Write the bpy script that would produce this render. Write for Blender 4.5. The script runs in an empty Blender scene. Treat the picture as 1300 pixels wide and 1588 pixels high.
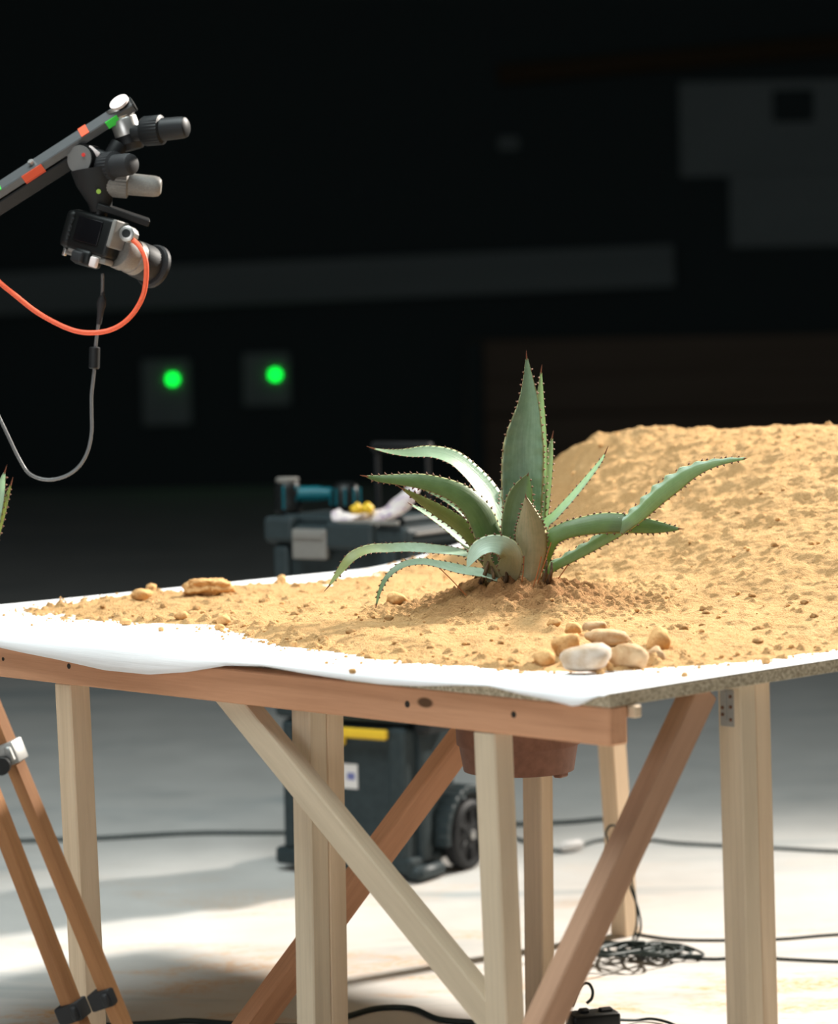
import bpy, bmesh, math, random
import numpy as np
from mathutils import Vector, Matrix, Quaternion
random.seed(7)
PI = math.pi
scn = bpy.context.scene
COL = scn.collection

# ------------------------------------------------------------------ camera
FPX, CX, CY, HZ, ROLL, H = 4400.0, 650.0, 794.0, 530.0, 0.02, 1.495
pit = math.atan((CY-HZ)/FPX)
F = Vector((0, math.cos(pit), -math.sin(pit))); U0 = Vector((0, math.sin(pit), math.cos(pit))); R0 = Vector((1, 0, 0))
R = R0*math.cos(ROLL) - U0*math.sin(ROLL); U = R0*math.sin(ROLL) + U0*math.cos(ROLL)
CAM = Vector((0, 0, H))
def ray(px, py): return F + R*((px-CX)/FPX) - U*((py-CY)/FPX)
def at(px, py, Y): r = ray(px, py); return CAM + r*(Y/r.y)
def onz(px, py, z): r = ray(px, py); return CAM + r*((z-H)/r.z)
cd = bpy.data.cameras.new('viewpoint'); cam = bpy.data.objects.new('viewpoint', cd); COL.objects.link(cam)
cam.matrix_world = Matrix.Translation(CAM) @ Matrix((R, U, -F)).transposed().to_4x4()
cd.sensor_fit = 'HORIZONTAL'; cd.sensor_width = 36; cd.lens = 36*FPX/1300
cd.clip_end = 200
cd.dof.use_dof = True; cd.dof.focus_distance = 5.55; cd.dof.aperture_fstop = 3.4
scn.camera = cam

# table frame: N near corner, u along A (to the left), v along B (to the right)
N = Vector((.3005, 4.544, 0)); A = Vector((-.7071, .7071, 0)); B = Vector((.7071, .7071, 0))
ZB = .900; ZT = .921           # top of the front beam, top of the board
UL, VW = 2.16, 2.22
def T(u, v, z=0): return N + A*u + B*v + Vector((0, 0, z))
def uv_of(p): d = p-N; return d.dot(A), d.dot(B)
def onplane(px, py, p0, n): r = ray(px, py); return CAM + r*((p0-CAM).dot(n)/r.dot(n))
def onv(px, py, v): return onplane(px, py, T(0, v), B)
def onu(px, py, u): return onplane(px, py, T(u, 0), A)

# ------------------------------------------------------------------ materials
def mat(name, col, rough=.6, metal=0, spec=.25, build=None, emis=None, es=0, coat=0):
    m = bpy.data.materials.new(name); m.use_nodes = True
    nt = m.node_tree; b = nt.nodes['Principled BSDF']
    b.inputs['Base Color'].default_value = (*col, 1); b.inputs['Roughness'].default_value = rough
    b.inputs['Metallic'].default_value = metal; b.inputs['Specular IOR Level'].default_value = spec
    b.inputs['Coat Weight'].default_value = coat
    if emis: b.inputs['Emission Color'].default_value = (*emis, 1); b.inputs['Emission Strength'].default_value = es
    if build: build(nt, b)
    return m
def nd(nt, t, **k):
    n = nt.nodes.new(t)
    for a, v in k.items(): setattr(n, a, v)
    return n
def noise(nt, scale, detail=4, rough=.55, vec=None, dist=0):
    n = nd(nt, 'ShaderNodeTexNoise'); n.inputs['Scale'].default_value = scale; n.inputs['Detail'].default_value = detail
    n.inputs['Roughness'].default_value = rough; n.inputs['Distortion'].default_value = dist
    if vec is not None: nt.links.new(vec, n.inputs['Vector'])
    return n.outputs['Fac']
def ramp(nt, fac, stops):
    n = nd(nt, 'ShaderNodeValToRGB'); e = n.color_ramp.elements
    while len(e) < len(stops): e.new(.5)
    for i, (p, c) in enumerate(stops): e[i].position = p; e[i].color = (*c, 1) if len(c) == 3 else c
    nt.links.new(fac, n.inputs['Fac']); return n.outputs['Color']
def coord(nt, scale=(1, 1, 1), kind='Object', loc=(0, 0, 0)):
    tc = nd(nt, 'ShaderNodeTexCoord'); mp = nd(nt, 'ShaderNodeMapping')
    mp.inputs['Scale'].default_value = scale; mp.inputs['Location'].default_value = loc
    nt.links.new(tc.outputs[kind], mp.inputs['Vector']); return mp.outputs['Vector']
def mix(nt, fac, a, b, mode='MIX'):
    n = nd(nt, 'ShaderNodeMix', data_type='RGBA', blend_type=mode)
    for sock, v in ((n.inputs[0], fac), (n.inputs[6], a), (n.inputs[7], b)):
        if hasattr(v, 'is_linked'): nt.links.new(v, sock)
        elif isinstance(v, (int, float)): sock.default_value = v
        else: sock.default_value = (*v, 1)
    return n.outputs[2]
def bump(nt, b, h, strength=.3, dist=.002):
    n = nd(nt, 'ShaderNodeBump'); n.inputs['Strength'].default_value = strength; n.inputs['Distance'].default_value = dist
    nt.links.new(h, n.inputs['Height']); nt.links.new(n.outputs['Normal'], b.inputs['Normal'])
def geo_pos(nt): return nd(nt, 'ShaderNodeNewGeometry').outputs['Position']

def wood(name, light, dark, knot=(.12, .06, .03), off=0):
    def bd(nt, b):
        oi = nd(nt, 'ShaderNodeObjectInfo')
        va = nd(nt, 'ShaderNodeVectorMath', operation='ADD')
        nt.links.new(coord(nt, (26, 26, 1.6), loc=(off, off, off)), va.inputs[0])
        cx = nd(nt, 'ShaderNodeCombineXYZ'); ml = nd(nt, 'ShaderNodeMath', operation='MULTIPLY'); ml.inputs[1].default_value = 40
        nt.links.new(oi.outputs['Random'], ml.inputs[0]); nt.links.new(ml.outputs[0], cx.inputs[0]); nt.links.new(ml.outputs[0], cx.inputs[2])
        nt.links.new(cx.outputs[0], va.inputs[1])
        g = noise(nt, 1.0, 3, .5, va.outputs[0], .6)
        w = nd(nt, 'ShaderNodeTexWave', wave_type='BANDS', bands_direction='X'); w.inputs['Scale'].default_value = .9
        w.inputs['Distortion'].default_value = 5; w.inputs['Detail'].default_value = 2; w.inputs['Detail Scale'].default_value = .8
        nt.links.new(va.outputs[0], w.inputs['Vector'])
        c = ramp(nt, g, [(.3, dark), (.6, light)])
        c = mix(nt, .22, c, ramp(nt, w.outputs['Fac'], [(0, dark), (.35, light), (1, light)]))
        fine = noise(nt, 1, 3, .6, coord(nt, (420, 420, 14)))
        c = mix(nt, .25, c, ramp(nt, fine, [(.3, dark), (.65, light)]))
        v = nd(nt, 'ShaderNodeTexVoronoi'); v.inputs['Scale'].default_value = 1; nt.links.new(coord(nt, (9, 9, 4.2), loc=(off+.3, .2, .7)), v.inputs['Vector'])
        k = ramp(nt, v.outputs['Distance'], [(.07, (1, 1, 1)), (.10, (0, 0, 0))])
        c = mix(nt, k, c, knot)
        nt.links.new(c, b.inputs['Base Color']); bump(nt, b, fine, .25, .0008)
    return mat(name, light, .72, spec=.25, build=bd)
M = {}
M['pine'] = wood('pale_pine', (.74, .57, .40), (.56, .41, .27))
M['pine2'] = wood('grey_pine', (.68, .56, .41), (.51, .41, .29), off=3)
M['redwood'] = wood('reddish_timber', (.68, .36, .21), (.48, .235, .125), off=5)
M['brownwood'] = wood('brown_timber', (.47, .28, .18), (.32, .18, .11), off=9)
M['tripodwood'] = wood('varnished_tripod_wood', (.40, .19, .08), (.22, .095, .04), (.3, .12, .045), off=2)
M['dark'] = mat('nail_dark', (.03, .025, .02), .6)

def chip(nt, b):
    v = nd(nt, 'ShaderNodeTexVoronoi'); v.inputs['Scale'].default_value = 260; nt.links.new(coord(nt), v.inputs['Vector'])
    c = ramp(nt, v.outputs['Color'], [(.2, (.30, .25, .17)), (.6, (.50, .43, .31)), (.9, (.64, .56, .43))])
    nt.links.new(c, b.inputs['Base Color']); bump(nt, b, noise(nt, 300, 3), .5, .001)
M['chipboard'] = mat('chipboard', (.4, .33, .22), .85, build=chip)
def papb(nt, b):
    bump(nt, b, noise(nt, 9, 3), .12, .01)
M['paper'] = mat('white_paper', (.90, .90, .91), .8, spec=.2, build=papb)

def sandb(nt, b):
    p = geo_pos(nt)
    n1 = noise(nt, 14, 5, .6, p); n2 = noise(nt, 240, 3, .7, p); n3 = noise(nt, 70, 4, .6, p)
    c = ramp(nt, n1, [(.3, (.58, .325, .13)), (.55, (.66, .39, .17)), (.75, (.70, .44, .21))])
    c = mix(nt, .35, c, ramp(nt, n2, [(.32, (.52, .29, .115)), (.6, (.72, .46, .23))]))
    at_ = nd(nt, 'ShaderNodeAttribute', attribute_name='damp_shade')
    c = mix(nt, at_.outputs['Fac'], c, mix(nt, n3, (.23, .105, .04), (.42, .22, .095)))  # damp mound soil, darkened further with the agave's shade in the colour
    nt.links.new(c, b.inputs['Base Color'])
    ad = nd(nt, 'ShaderNodeMath', operation='ADD'); nt.links.new(n3, ad.inputs[0]); nt.links.new(n2, ad.inputs[1])
    bump(nt, b, ad.outputs[0], 1, .009)
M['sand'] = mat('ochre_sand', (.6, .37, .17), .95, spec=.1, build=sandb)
def clodb(nt, b):
    p = coord(nt); n2 = noise(nt, 120, 4, .7, p)
    nt.links.new(ramp(nt, n2, [(.3, (.55, .30, .12)), (.65, (.69, .42, .19))]), b.inputs['Base Color'])
    bump(nt, b, n2, .8, .004)
M['clod'] = mat('sand_clod', (.6, .37, .17), .95, spec=.1, build=clodb)
def stoneb(c1, c2):
    def f(nt, b):
        p = coord(nt); n2 = noise(nt, 28, 5, .6, p, .5)
        nt.links.new(ramp(nt, n2, [(.38, c1), (.6, c2)]), b.inputs['Base Color']); bump(nt, b, noise(nt, 90, 4), .4, .002)
    return f
M['stone_pale'] = mat('pale_stone', (.6, .5, .4), .75, build=stoneb((.46, .33, .22), (.60, .50, .41)))
M['stone_tan'] = mat('tan_stone', (.5, .35, .2), .85, build=stoneb((.46, .27, .13), (.60, .42, .25)))

def leafmat(name, c1, c2, trans, tcol, rough=.42, grad=None):
    m = bpy.data.materials.new(name); m.use_nodes = True; nt = m.node_tree; b = nt.nodes['Principled BSDF']; out = nt.nodes['Material Output']
    uv = nd(nt, 'ShaderNodeUVMap'); mp = nd(nt, 'ShaderNodeMapping'); mp.inputs['Scale'].default_value = (9, 1.3, 1)
    nt.links.new(uv.outputs[0], mp.inputs['Vector'])
    n1 = noise(nt, 1.0, 5, .6, mp.outputs['Vector']); n2 = noise(nt, 60, 4, .65, coord(nt))
    c = ramp(nt, n1, [(.3, c1), (.7, c2)])
    c = mix(nt, .3, c, ramp(nt, n2, [(.35, c1), (.65, tuple(min(1, x*1.25) for x in c2))]))
    sx = nd(nt, 'ShaderNodeSeparateXYZ'); nt.links.new(uv.outputs[0], sx.inputs[0])
    if grad and grad[0] < 0:
        mr = nd(nt, 'ShaderNodeMapRange'); mr.inputs[1].default_value = grad[0]; mr.inputs[2].default_value = grad[1]; nt.links.new(sx.outputs[0], mr.inputs[0])
        c = mix(nt, mr.outputs[0], c, ramp(nt, n1, [(.3, grad[2]), (.7, grad[3])]))
    elif grad:      # the leaf twists: its other side has another colour
        mr = nd(nt, 'ShaderNodeMapRange'); mr.inputs[1].default_value = grad[0]; mr.inputs[2].default_value = grad[1]; nt.links.new(sx.outputs[1], mr.inputs[0])
        c = mix(nt, mr.outputs[0], c, ramp(nt, n1, [(.3, grad[2]), (.7, grad[3])]))
    ab = nd(nt, 'ShaderNodeMath', operation='ABSOLUTE'); nt.links.new(sx.outputs[0], ab.inputs[0])
    c = mix(nt, ramp(nt, ab.outputs[0], [(.9, (0, 0, 0)), (.985, (1, 1, 1))]), c, (.55, .50, .25))
    nt.links.new(c, b.inputs['Base Color']); b.inputs['Roughness'].default_value = rough; b.inputs['Specular IOR Level'].default_value = .45
    bump(nt, b, n1, .25, .003)
    t = nd(nt, 'ShaderNodeBsdfTranslucent'); t.inputs['Color'].default_value = (*tcol, 1)
    ms = nd(nt, 'ShaderNodeMixShader'); ms.inputs[0].default_value = trans
    nt.links.new(b.outputs[0], ms.inputs[1]); nt.links.new(t.outputs[0], ms.inputs[2]); nt.links.new(ms.outputs[0], out.inputs['Surface'])
    return m
M['leaf'] = leafmat('agave_leaf', (.11, .18, .125), (.21, .30, .22), .2, (.3, .5, .15))
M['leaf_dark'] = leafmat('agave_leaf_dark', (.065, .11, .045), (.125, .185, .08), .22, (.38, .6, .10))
M['leaf_pale'] = leafmat('agave_leaf_pale', (.30, .43, .32), (.50, .62, .50), .42, (.60, .80, .50))  # pale bloom plus sunlight on the upper faces, both put into the colour
OL_ = ((.16, .20, .07), (.28, .30, .11)); DU_ = ((.20, .21, .11), (.37, .30, .18)); PA_ = ((.30, .43, .32), (.50, .62, .50))  # PA_ repeats the pale tone that has sunlight in it
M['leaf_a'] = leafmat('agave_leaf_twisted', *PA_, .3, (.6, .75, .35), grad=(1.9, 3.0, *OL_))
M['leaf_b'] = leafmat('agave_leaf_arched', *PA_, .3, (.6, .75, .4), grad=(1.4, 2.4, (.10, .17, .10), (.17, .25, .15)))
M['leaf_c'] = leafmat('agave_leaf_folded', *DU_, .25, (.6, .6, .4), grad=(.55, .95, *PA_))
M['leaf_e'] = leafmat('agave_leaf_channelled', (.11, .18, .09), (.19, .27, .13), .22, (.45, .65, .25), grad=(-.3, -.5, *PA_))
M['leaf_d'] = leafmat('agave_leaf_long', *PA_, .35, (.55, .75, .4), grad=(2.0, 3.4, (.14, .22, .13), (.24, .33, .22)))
M['leaf_olive'] = leafmat('agave_leaf_olive', (.13, .18, .06), (.25, .28, .10), .3, (.6, .6, .12))
M['leaf_dusty'] = leafmat('agave_leaf_dusty', (.20, .21, .11), (.37, .30, .18), .12, (.4, .4, .15))
M['spine'] = mat('spine_brown', (.16, .055, .03), .45)
M['spine_grey'] = mat('spine_grey', (.15, .075, .045), .7)
def fibreb(nt, b):
    n2 = noise(nt, 1, 4, .7, coord(nt, (150, 150, 30)))
    nt.links.new(ramp(nt, n2, [(.35, (.035, .02, .012)), (.7, (.20, .12, .06))]), b.inputs['Base Color']); bump(nt, b, n2, 1, .006)
M['fibre'] = mat('dry_fibre', (.12, .07, .03), .9, build=fibreb)
M['needle'] = mat('dry_needle', (.35, .11, .035), .6)

def potb(nt, b):
    nt.links.new(ramp(nt, noise(nt, 12, 4), [(.3, (.20, .085, .05)), (.7, (.27, .12, .075))]), b.inputs['Base Color'])
M['terracotta'] = mat('terracotta_plastic', (.24, .10, .06), .55, build=potb)
def speck(c1, c2, sc=60):
    def f(nt, b): nt.links.new(ramp(nt, noise(nt, sc, 4), [(.3, c1), (.7, c2)]), b.inputs['Base Color'])
    return f
M['black'] = mat('black_plastic', (.012, .012, .013), .42, build=speck((.005, .006, .006), (.010, .011, .011)))
M['rubber'] = mat('black_rubber', (.02, .02, .022), .6, build=speck((.016, .017, .018), (.03, .03, .032)))
M['greyplas'] = mat('dark_grey_plastic', (.05, .055, .055), .5, build=speck((.008, .009, .010), (.015, .016, .017)))
M['toolblack'] = mat('tool_case_plastic', (.03, .04, .042), .48, build=speck((.022, .032, .035), (.032, .044, .048), 20))
M['toolgrey'] = mat('latch_grey', (.2, .19, .18), .5, build=speck((.17, .16, .15), (.23, .22, .20), 30))
M['yellow'] = mat('yellow_plastic', (.75, .48, .03), .45, build=speck((.72, .45, .03), (.80, .52, .04), 30))
M['teal'] = mat('teal_plastic', (.0, .1, .13), .4, build=speck((.0, .08, .105), (.005, .12, .15), 30))
M['silver'] = mat('brushed_metal', (.55, .53, .51), .35, .85, build=speck((.45, .44, .42), (.62, .6, .58), 90))
M['greyalu'] = mat('arm_aluminium', (.16, .165, .17), .36, 0, .45, build=speck((.06, .064, .066), (.09, .093, .096), 40))
M['zinc'] = mat('zinc_plate', (.33, .33, .31), .5, .6, build=speck((.26, .26, .25), (.4, .4, .38), 120))
M['offwhite'] = mat('off_white_plastic', (.7, .67, .65), .5, build=speck((.62, .58, .56), (.75, .72, .70), 40))
M['greentape'] = mat('green_tape', (.05, .75, .08), .6, build=speck((.05, .7, .07), (.08, .8, .1)))
M['redtape'] = mat('red_tape', (.75, .10, .045), .6, build=speck((.7, .09, .04), (.8, .12, .05)))
M['orangecable'] = mat('orange_cable', (.85, .13, .06), .45, build=speck((.8, .12, .055), (.9, .15, .07)))
M['greycable'] = mat('grey_cable', (.14, .14, .14), .3, build=speck((.11, .11, .11), (.17, .17, .17)))
M['cable'] = mat('floor_cable', (.02, .03, .03), .5, build=speck((.015, .025, .024), (.03, .045, .043)))
M['glass'] = mat('lens_glass', (.01, .01, .015), .05, spec=.8, build=speck((.008, .008, .012), (.014, .014, .02)))
M['lcd'] = mat('camera_screen', (.004, .004, .005), .25, build=speck((.003, .003, .004), (.006, .006, .007)))
M['pinkwhite'] = mat('pale_rubber', (.7, .6, .58), .5, build=speck((.65, .55, .53), (.75, .66, .63)))
M['reddot'] = mat('red_logo', (.6, .03, .02), .4)
M['glove'] = mat('glove_cloth', (.7, .62, .66), .85, build=lambda nt, b: nt.links.new(ramp(nt, noise(nt, 38, 2, .5, coord(nt), 1.2), [(.50, (.72, .66, .64)), (.60, (.62, .5, .56)), (.70, (.24, .17, .36))]), b.inputs['Base Color']))
M['led'] = mat('green_lamp', (.0, .1, .02), .3, emis=(.0, .9, .05), es=5)

def floorb(nt, b):
    p = geo_pos(nt)
    def mp(sc, loc=(0, 0, 0), rot=0):
        m_ = nd(nt, 'ShaderNodeMapping'); m_.inputs['Scale'].default_value = sc; m_.inputs['Location'].default_value = loc
        m_.inputs['Rotation'].default_value = (0, 0, rot); nt.links.new(p, m_.inputs['Vector']); return m_.outputs['Vector']
    base = ramp(nt, noise(nt, 3, 6, .6, mp((1, 1, 1))), [(.3, (.50, .485, .46)), (.7, (.60, .58, .55))])
    st = noise(nt, 1, 5, .62, mp((.55, 1.7, 1), (3.1, .4, 0), .12), .6)
    base = mix(nt, ramp(nt, st, [(.54, (0, 0, 0)), (.66, (.75, .75, .75))]), base, (.29, .33, .34))
    # ochre dust trodden into the concrete around the table
    sy = nd(nt, 'ShaderNodeSeparateXYZ'); nt.links.new(p, sy.inputs[0])
    mr = nd(nt, 'ShaderNodeMapRange'); mr.inputs[1].default_value = 8.2; mr.inputs[2].default_value = 6.2; nt.links.new(sy.outputs[1], mr.inputs[0])
    du = noise(nt, 1, 6, .65, mp((1.5, 3.2, 1), (1.2, 7.3, 0), .05), .5)
    fine = noise(nt, 45, 4, .7, p)
    mm = nd(nt, 'ShaderNodeMath', operation='MULTIPLY'); nt.links.new(ramp(nt, du, [(.52, (0, 0, 0)), (.62, (1, 1, 1))]), mm.inputs[0]); nt.links.new(mr.outputs[0], mm.inputs[1])
    m2 = nd(nt, 'ShaderNodeMath', operation='MULTIPLY'); nt.links.new(mm.outputs[0], m2.inputs[0]); nt.links.new(ramp(nt, fine, [(.36, (.1, .1, .1)), (.62, (1, 1, 1))]), m2.inputs[1])
    base = mix(nt, m2.outputs[0], base, (.56, .30, .11))
    nt.links.new(base, b.inputs['Base Color']); bump(nt, b, fine, .2, .002)
M['floor'] = mat('worn_concrete', (.6, .58, .55), .7, spec=.25, build=floorb)
M['wall'] = mat('dark_wall', (.012, .015, .016), .9, spec=.1, build=speck((.05, .066, .068), (.06, .078, .08), 1))
M['greywall'] = mat('grey_partition', (.10, .115, .12), .9, spec=.1, build=speck((.24, .28, .28), (.29, .33, .33), 1.2))
M['duct'] = mat('pale_duct', (.14, .16, .165), .8, spec=.1, build=speck((.20, .235, .235), (.24, .275, .275), 1.2))
M['rail'] = mat('ochre_rail', (.10, .05, .02), .8, spec=.1, build=speck((.07, .05, .025), (.09, .06, .035), 2))
M['plank'] = mat('brown_planks', (.16, .12, .09), .9, spec=.1, build=speck((.16, .12, .09), (.22, .17, .13), 1.5))

# ------------------------------------------------------------------ helpers
XF = {}
def tag(o, label=None, cat=None, group=None, kind=None):
    if label: o['label'] = label
    if cat: o['category'] = cat
    if group: o['group'] = group
    if kind: o['kind'] = kind
    return o
def empty(name, loc, label, cat, rz=0, group=None):
    o = bpy.data.objects.new(name, None); COL.objects.link(o); o.empty_display_size = .05
    o.matrix_basis = Matrix.Translation(loc) @ Matrix.Rotation(rz, 4, 'Z'); XF[o] = o.matrix_basis.copy()
    return tag(o, label, cat, group)
def obj(name, bm, m, parent=None, W=None, smooth=False, mats=None, label=None):
    """bm in the coordinates of matrix W (world if None)"""
    me = bpy.data.meshes.new(name); bmesh.ops.recalc_face_normals(bm, faces=bm.faces); bm.to_mesh(me); bm.free()
    for x in (mats or [m]): me.materials.append(x)
    if smooth:
        me.polygons.foreach_set('use_smooth', [True]*len(me.polygons))
        if smooth != 'all': me.set_sharp_from_angle(angle=math.radians(38))
    o = bpy.data.objects.new(name, me); COL.objects.link(o)
    W = W if W is not None else Matrix.Identity(4)
    if parent is not None:
        o.parent = parent; o.matrix_basis = XF[parent].inverted() @ W
    else: o.matrix_basis = W
    XF[o] = W.copy()
    if label: o['label'] = label
    return o
def frame(p0, p1, up=Vector((0, 0, 1))):
    z = (p1-p0).normalized(); x = up.cross(z)
    if x.length < 1e-4: x = Vector((1, 0, 0)).cross(z)
    x.normalize(); y = z.cross(x)
    return Matrix((x, y, z)).transposed().to_4x4()
def box(bm, sx, sy, sz, c=(0, 0, 0), bev=0, rot=None, seg=1):
    r = bmesh.ops.create_cube(bm, size=1); vs = r['verts']
    bmesh.ops.scale(bm, vec=(sx, sy, sz), verts=vs)
    if bev:
        es = list({e for v in vs for e in v.link_edges})
        rr = bmesh.ops.bevel(bm, geom=es, offset=bev, segments=seg, affect='EDGES', profile=.5)
        vs = list({v for f in rr['faces'] for v in f.verts} | {v for v in vs if v.is_valid})
    if rot is not None: bmesh.ops.transform(bm, matrix=rot.to_4x4(), verts=vs)
    bmesh.ops.translate(bm, vec=c, verts=vs); return vs
def lathe(bm, prof, seg=32, mt=None, ribs=None):
    """prof: list of (r, z); about local z"""
    rings = []
    for k, (r, z) in enumerate(prof):
        ring = []
        for i in range(seg):
            a = 2*PI*i/seg; rr = r
            if ribs and ribs[0] <= k <= ribs[1] and i % 2: rr = r*ribs[2]
            v = bm.verts.new((rr*math.cos(a), rr*math.sin(a), z))
            if mt is not None: v.co = mt @ v.co
            ring.append(v)
        rings.append(ring)
    for k in range(len(rings)-1):
        for i in range(seg): bm.faces.new((rings[k][i], rings[k][(i+1) % seg], rings[k+1][(i+1) % seg], rings[k+1][i]))
    bm.faces.new(rings[0][::-1]); bm.faces.new(rings[-1])
def cyl(bm, p0, p1, prof_or_r, seg=28, ribs=None, up=Vector((0, 0, 1))):
    L = (p1-p0).length; m = Matrix.Translation(p0) @ frame(p0, p1, up)
    prof = prof_or_r if isinstance(prof_or_r, list) else [(prof_or_r*.94, 0), (prof_or_r, L*.04), (prof_or_r, L*.96), (prof_or_r*.94, L)]
    lathe(bm, prof, seg, m, ribs)
def spline(pts, n):
    pts = [Vector(p) for p in pts]; P = [pts[0]*2-pts[1]]+pts+[pts[-1]*2-pts[-2]]; out = []
    m = len(pts)-1
    for j in range(n+1):
        s = j/n*m; i = min(int(s), m-1); t = s-i; a, b, c, d = P[i:i+4]
        out.append(.5*((2*b)+(-a+c)*t+(2*a-5*b+4*c-d)*t*t+(-a+3*b-3*c+d)*t**3))
    return out
def tube(bm, pts, r, seg=8, n=None):
    pts = spline(pts, n or len(pts)*6); prev = None; up = Vector((0, 0, 1)); rings = []
    for i, p in enumerate(pts):
        t = (pts[min(i+1, len(pts)-1)]-pts[max(i-1, 0)]).normalized()
        if prev is None:
            x = t.cross(Vector((.3, .2, 1))).normalized()
        else:
            x = (prev - t*prev.dot(t)).normalized()
        prev = x; y = t.cross(x); rr = r if not callable(r) else r(i/(len(pts)-1))
        rings.append([bm.verts.new(p+(x*math.cos(a)+y*math.sin(a))*rr) for a in [2*PI*k/seg for k in range(seg)]])
    for k in range(len(rings)-1):
        for i in range(seg): bm.faces.new((rings[k][i], rings[k][(i+1) % seg], rings[k+1][(i+1) % seg], rings[k+1][i]))
    bm.faces.new(rings[0][::-1]); bm.faces.new(rings[-1])
def NB(): return bmesh.new()
def stud(name, p0, p1, w, d, m, parent, side, label=None, bev=.0025):
    """timber from p0 to p1; section w along 'side', d across it"""
    z = (p1-p0).normalized(); x = (side - z*side.dot(z)).normalized(); y = z.cross(x)
    W = Matrix.Translation((p0+p1)/2) @ Matrix((x, y, z)).transposed().to_4x4()
    bm = NB(); box(bm, w, d, (p1-p0).length, bev=bev)
    return obj(name, bm, m, parent, W, label=label)

# value noise
rng = np.random.default_rng(5)
TAB = rng.random((512, 512))
def vnoise(x, y):
    xi = np.floor(x).astype(int); yi = np.floor(y).astype(int); fx = x-xi; fy = y-yi
    fx = fx*fx*(3-2*fx); fy = fy*fy*(3-2*fy)
    g = lambda i, j: TAB[i & 511, j & 511]
    return (g(xi, yi)*(1-fx)+g(xi+1, yi)*fx)*(1-fy)+(g(xi, yi+1)*(1-fx)+g(xi+1, yi+1)*fx)*fy
def fbm(x, y, o=4):
    s = 0; a = 1; t = 0
    for k in range(o): s = s+a*(vnoise(x*2**k+17*k, y*2**k+31*k)-.5); t += a; a *= .55
    return s/t*2
def sst(x): x = np.clip(x, 0, 1); return x*x*(3-2*x)

# ------------------------------------------------------------------ setting
bm = NB(); box(bm, 44, 36, .1, (0, 14.5, -.05)); tag(obj('floor', bm, M['floor']), 'worn pale concrete floor with ochre dust', kind='structure')
WY = 30.0
bm = NB(); box(bm, 44, .3, 9, (0, WY+.15, 4.5)); tag(obj('wall_back', bm, M['wall']), 'near-black far wall of the dark hall', kind='structure')
def wallbox(name, x0, y0, x1, y1, Y, th, m, tilt=0, parent=None, bev=.02):
    a = at(x0, y0, Y); b = at(x1, y1, Y); c = (a+b)/2
    bm = NB(); box(bm, abs(b.x-a.x), th, abs(a.z-b.z), bev=bev)
    return obj(name, bm, m, parent, Matrix.Translation(c+Vector((0, -th/2, 0))) @ Matrix.Rotation(tilt, 4, 'Y'))
e = wallbox('trim_1', -260, 420, 1045, 460, WY, .25, M['duct'], -.022); tag(e, 'long pale duct running along the dark far wall', kind='structure')
e = wallbox('trim_2', 770, 78, 1500, 94, WY, .2, M['rail'], -.068); tag(e, 'thin ochre rail high on the far wall', kind='structure')
gp = empty('partition_wall', at(1280, 600, WY), 'stepped grey partition with a dark square opening, high on the far wall', 'partition')
wallbox('upper_panel', 1052, 128, 1480, 268, WY-.001, .12, M['greywall'], 0, gp)
wallbox('lower_panel', 1130, 268, 1480, 378, WY-.001, .12, M['greywall'], 0, gp)
wallbox('opening', 1198, 140, 1262, 188, WY-.12, .04, M['wall'], 0, gp)
e = empty('wall_bracket', at(790, 222, WY), 'small pale bracket alone on the dark far wall', 'bracket')
wallbox('plate', 772, 213, 806, 234, WY, .12, M['duct'], 0, e)
for i, (y0, y1, lab) in enumerate(((528, 572, 'topmost of the brown planks stacked before the far wall'), (582, 632, 'second brown plank from the top, before the far wall'), (640, 688, 'third brown plank from the top, just over the sand heap'), (698, 745, 'lowest brown plank, on the floor before the far wall'))):
    e = wallbox('timber_plank', 722, y0, 1560, y1, WY-.02, .3, M['plank']); tag(e, lab, 'plank', 'brown planks before the far wall')
# uprights in front of the planks
for px, lab in ((735, 'brown upright post carrying the left end of the planks'), (1540, 'brown upright post carrying the right end of the planks')):
    t = at(px, 530, WY-.16); bm = NB(); box(bm, .16, .12, t.z, (t.x, WY-.43, t.z/2), bev=.01)
    tag(obj('upright_post', bm, M['wall']), lab, 'post')
for (x0, y0, x1, y1, lx, ly, lab) in ((222, 558, 300, 658, 268, 588, 'grey wall box with a round green lamp, the left and taller one'), (378, 548, 453, 628, 427, 581, 'grey wall box with a round green lamp, the right and shorter one')):
    c = at((x0+x1)/2, (y0+y1)/2, WY); e = empty('control_box', c, lab, 'control box', group='control boxes with green lamps')
    wallbox('housing', x0, y0, x1, y1, WY, .2, M['greywall'], 0, e)
    l = at(lx, ly, WY-.2); bm = NB(); cyl(bm, l, l+Vector((0, -.03, 0)), .044, 24); obj('lamp', bm, M['led'], e, label='glowing green lamp', smooth=True)

# ------------------------------------------------------------------ table
tb = empty('table', T(1, 1, 0), 'improvised timber table with crossed braces carrying paper and sand', 'table')
Zb0 = .837
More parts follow.
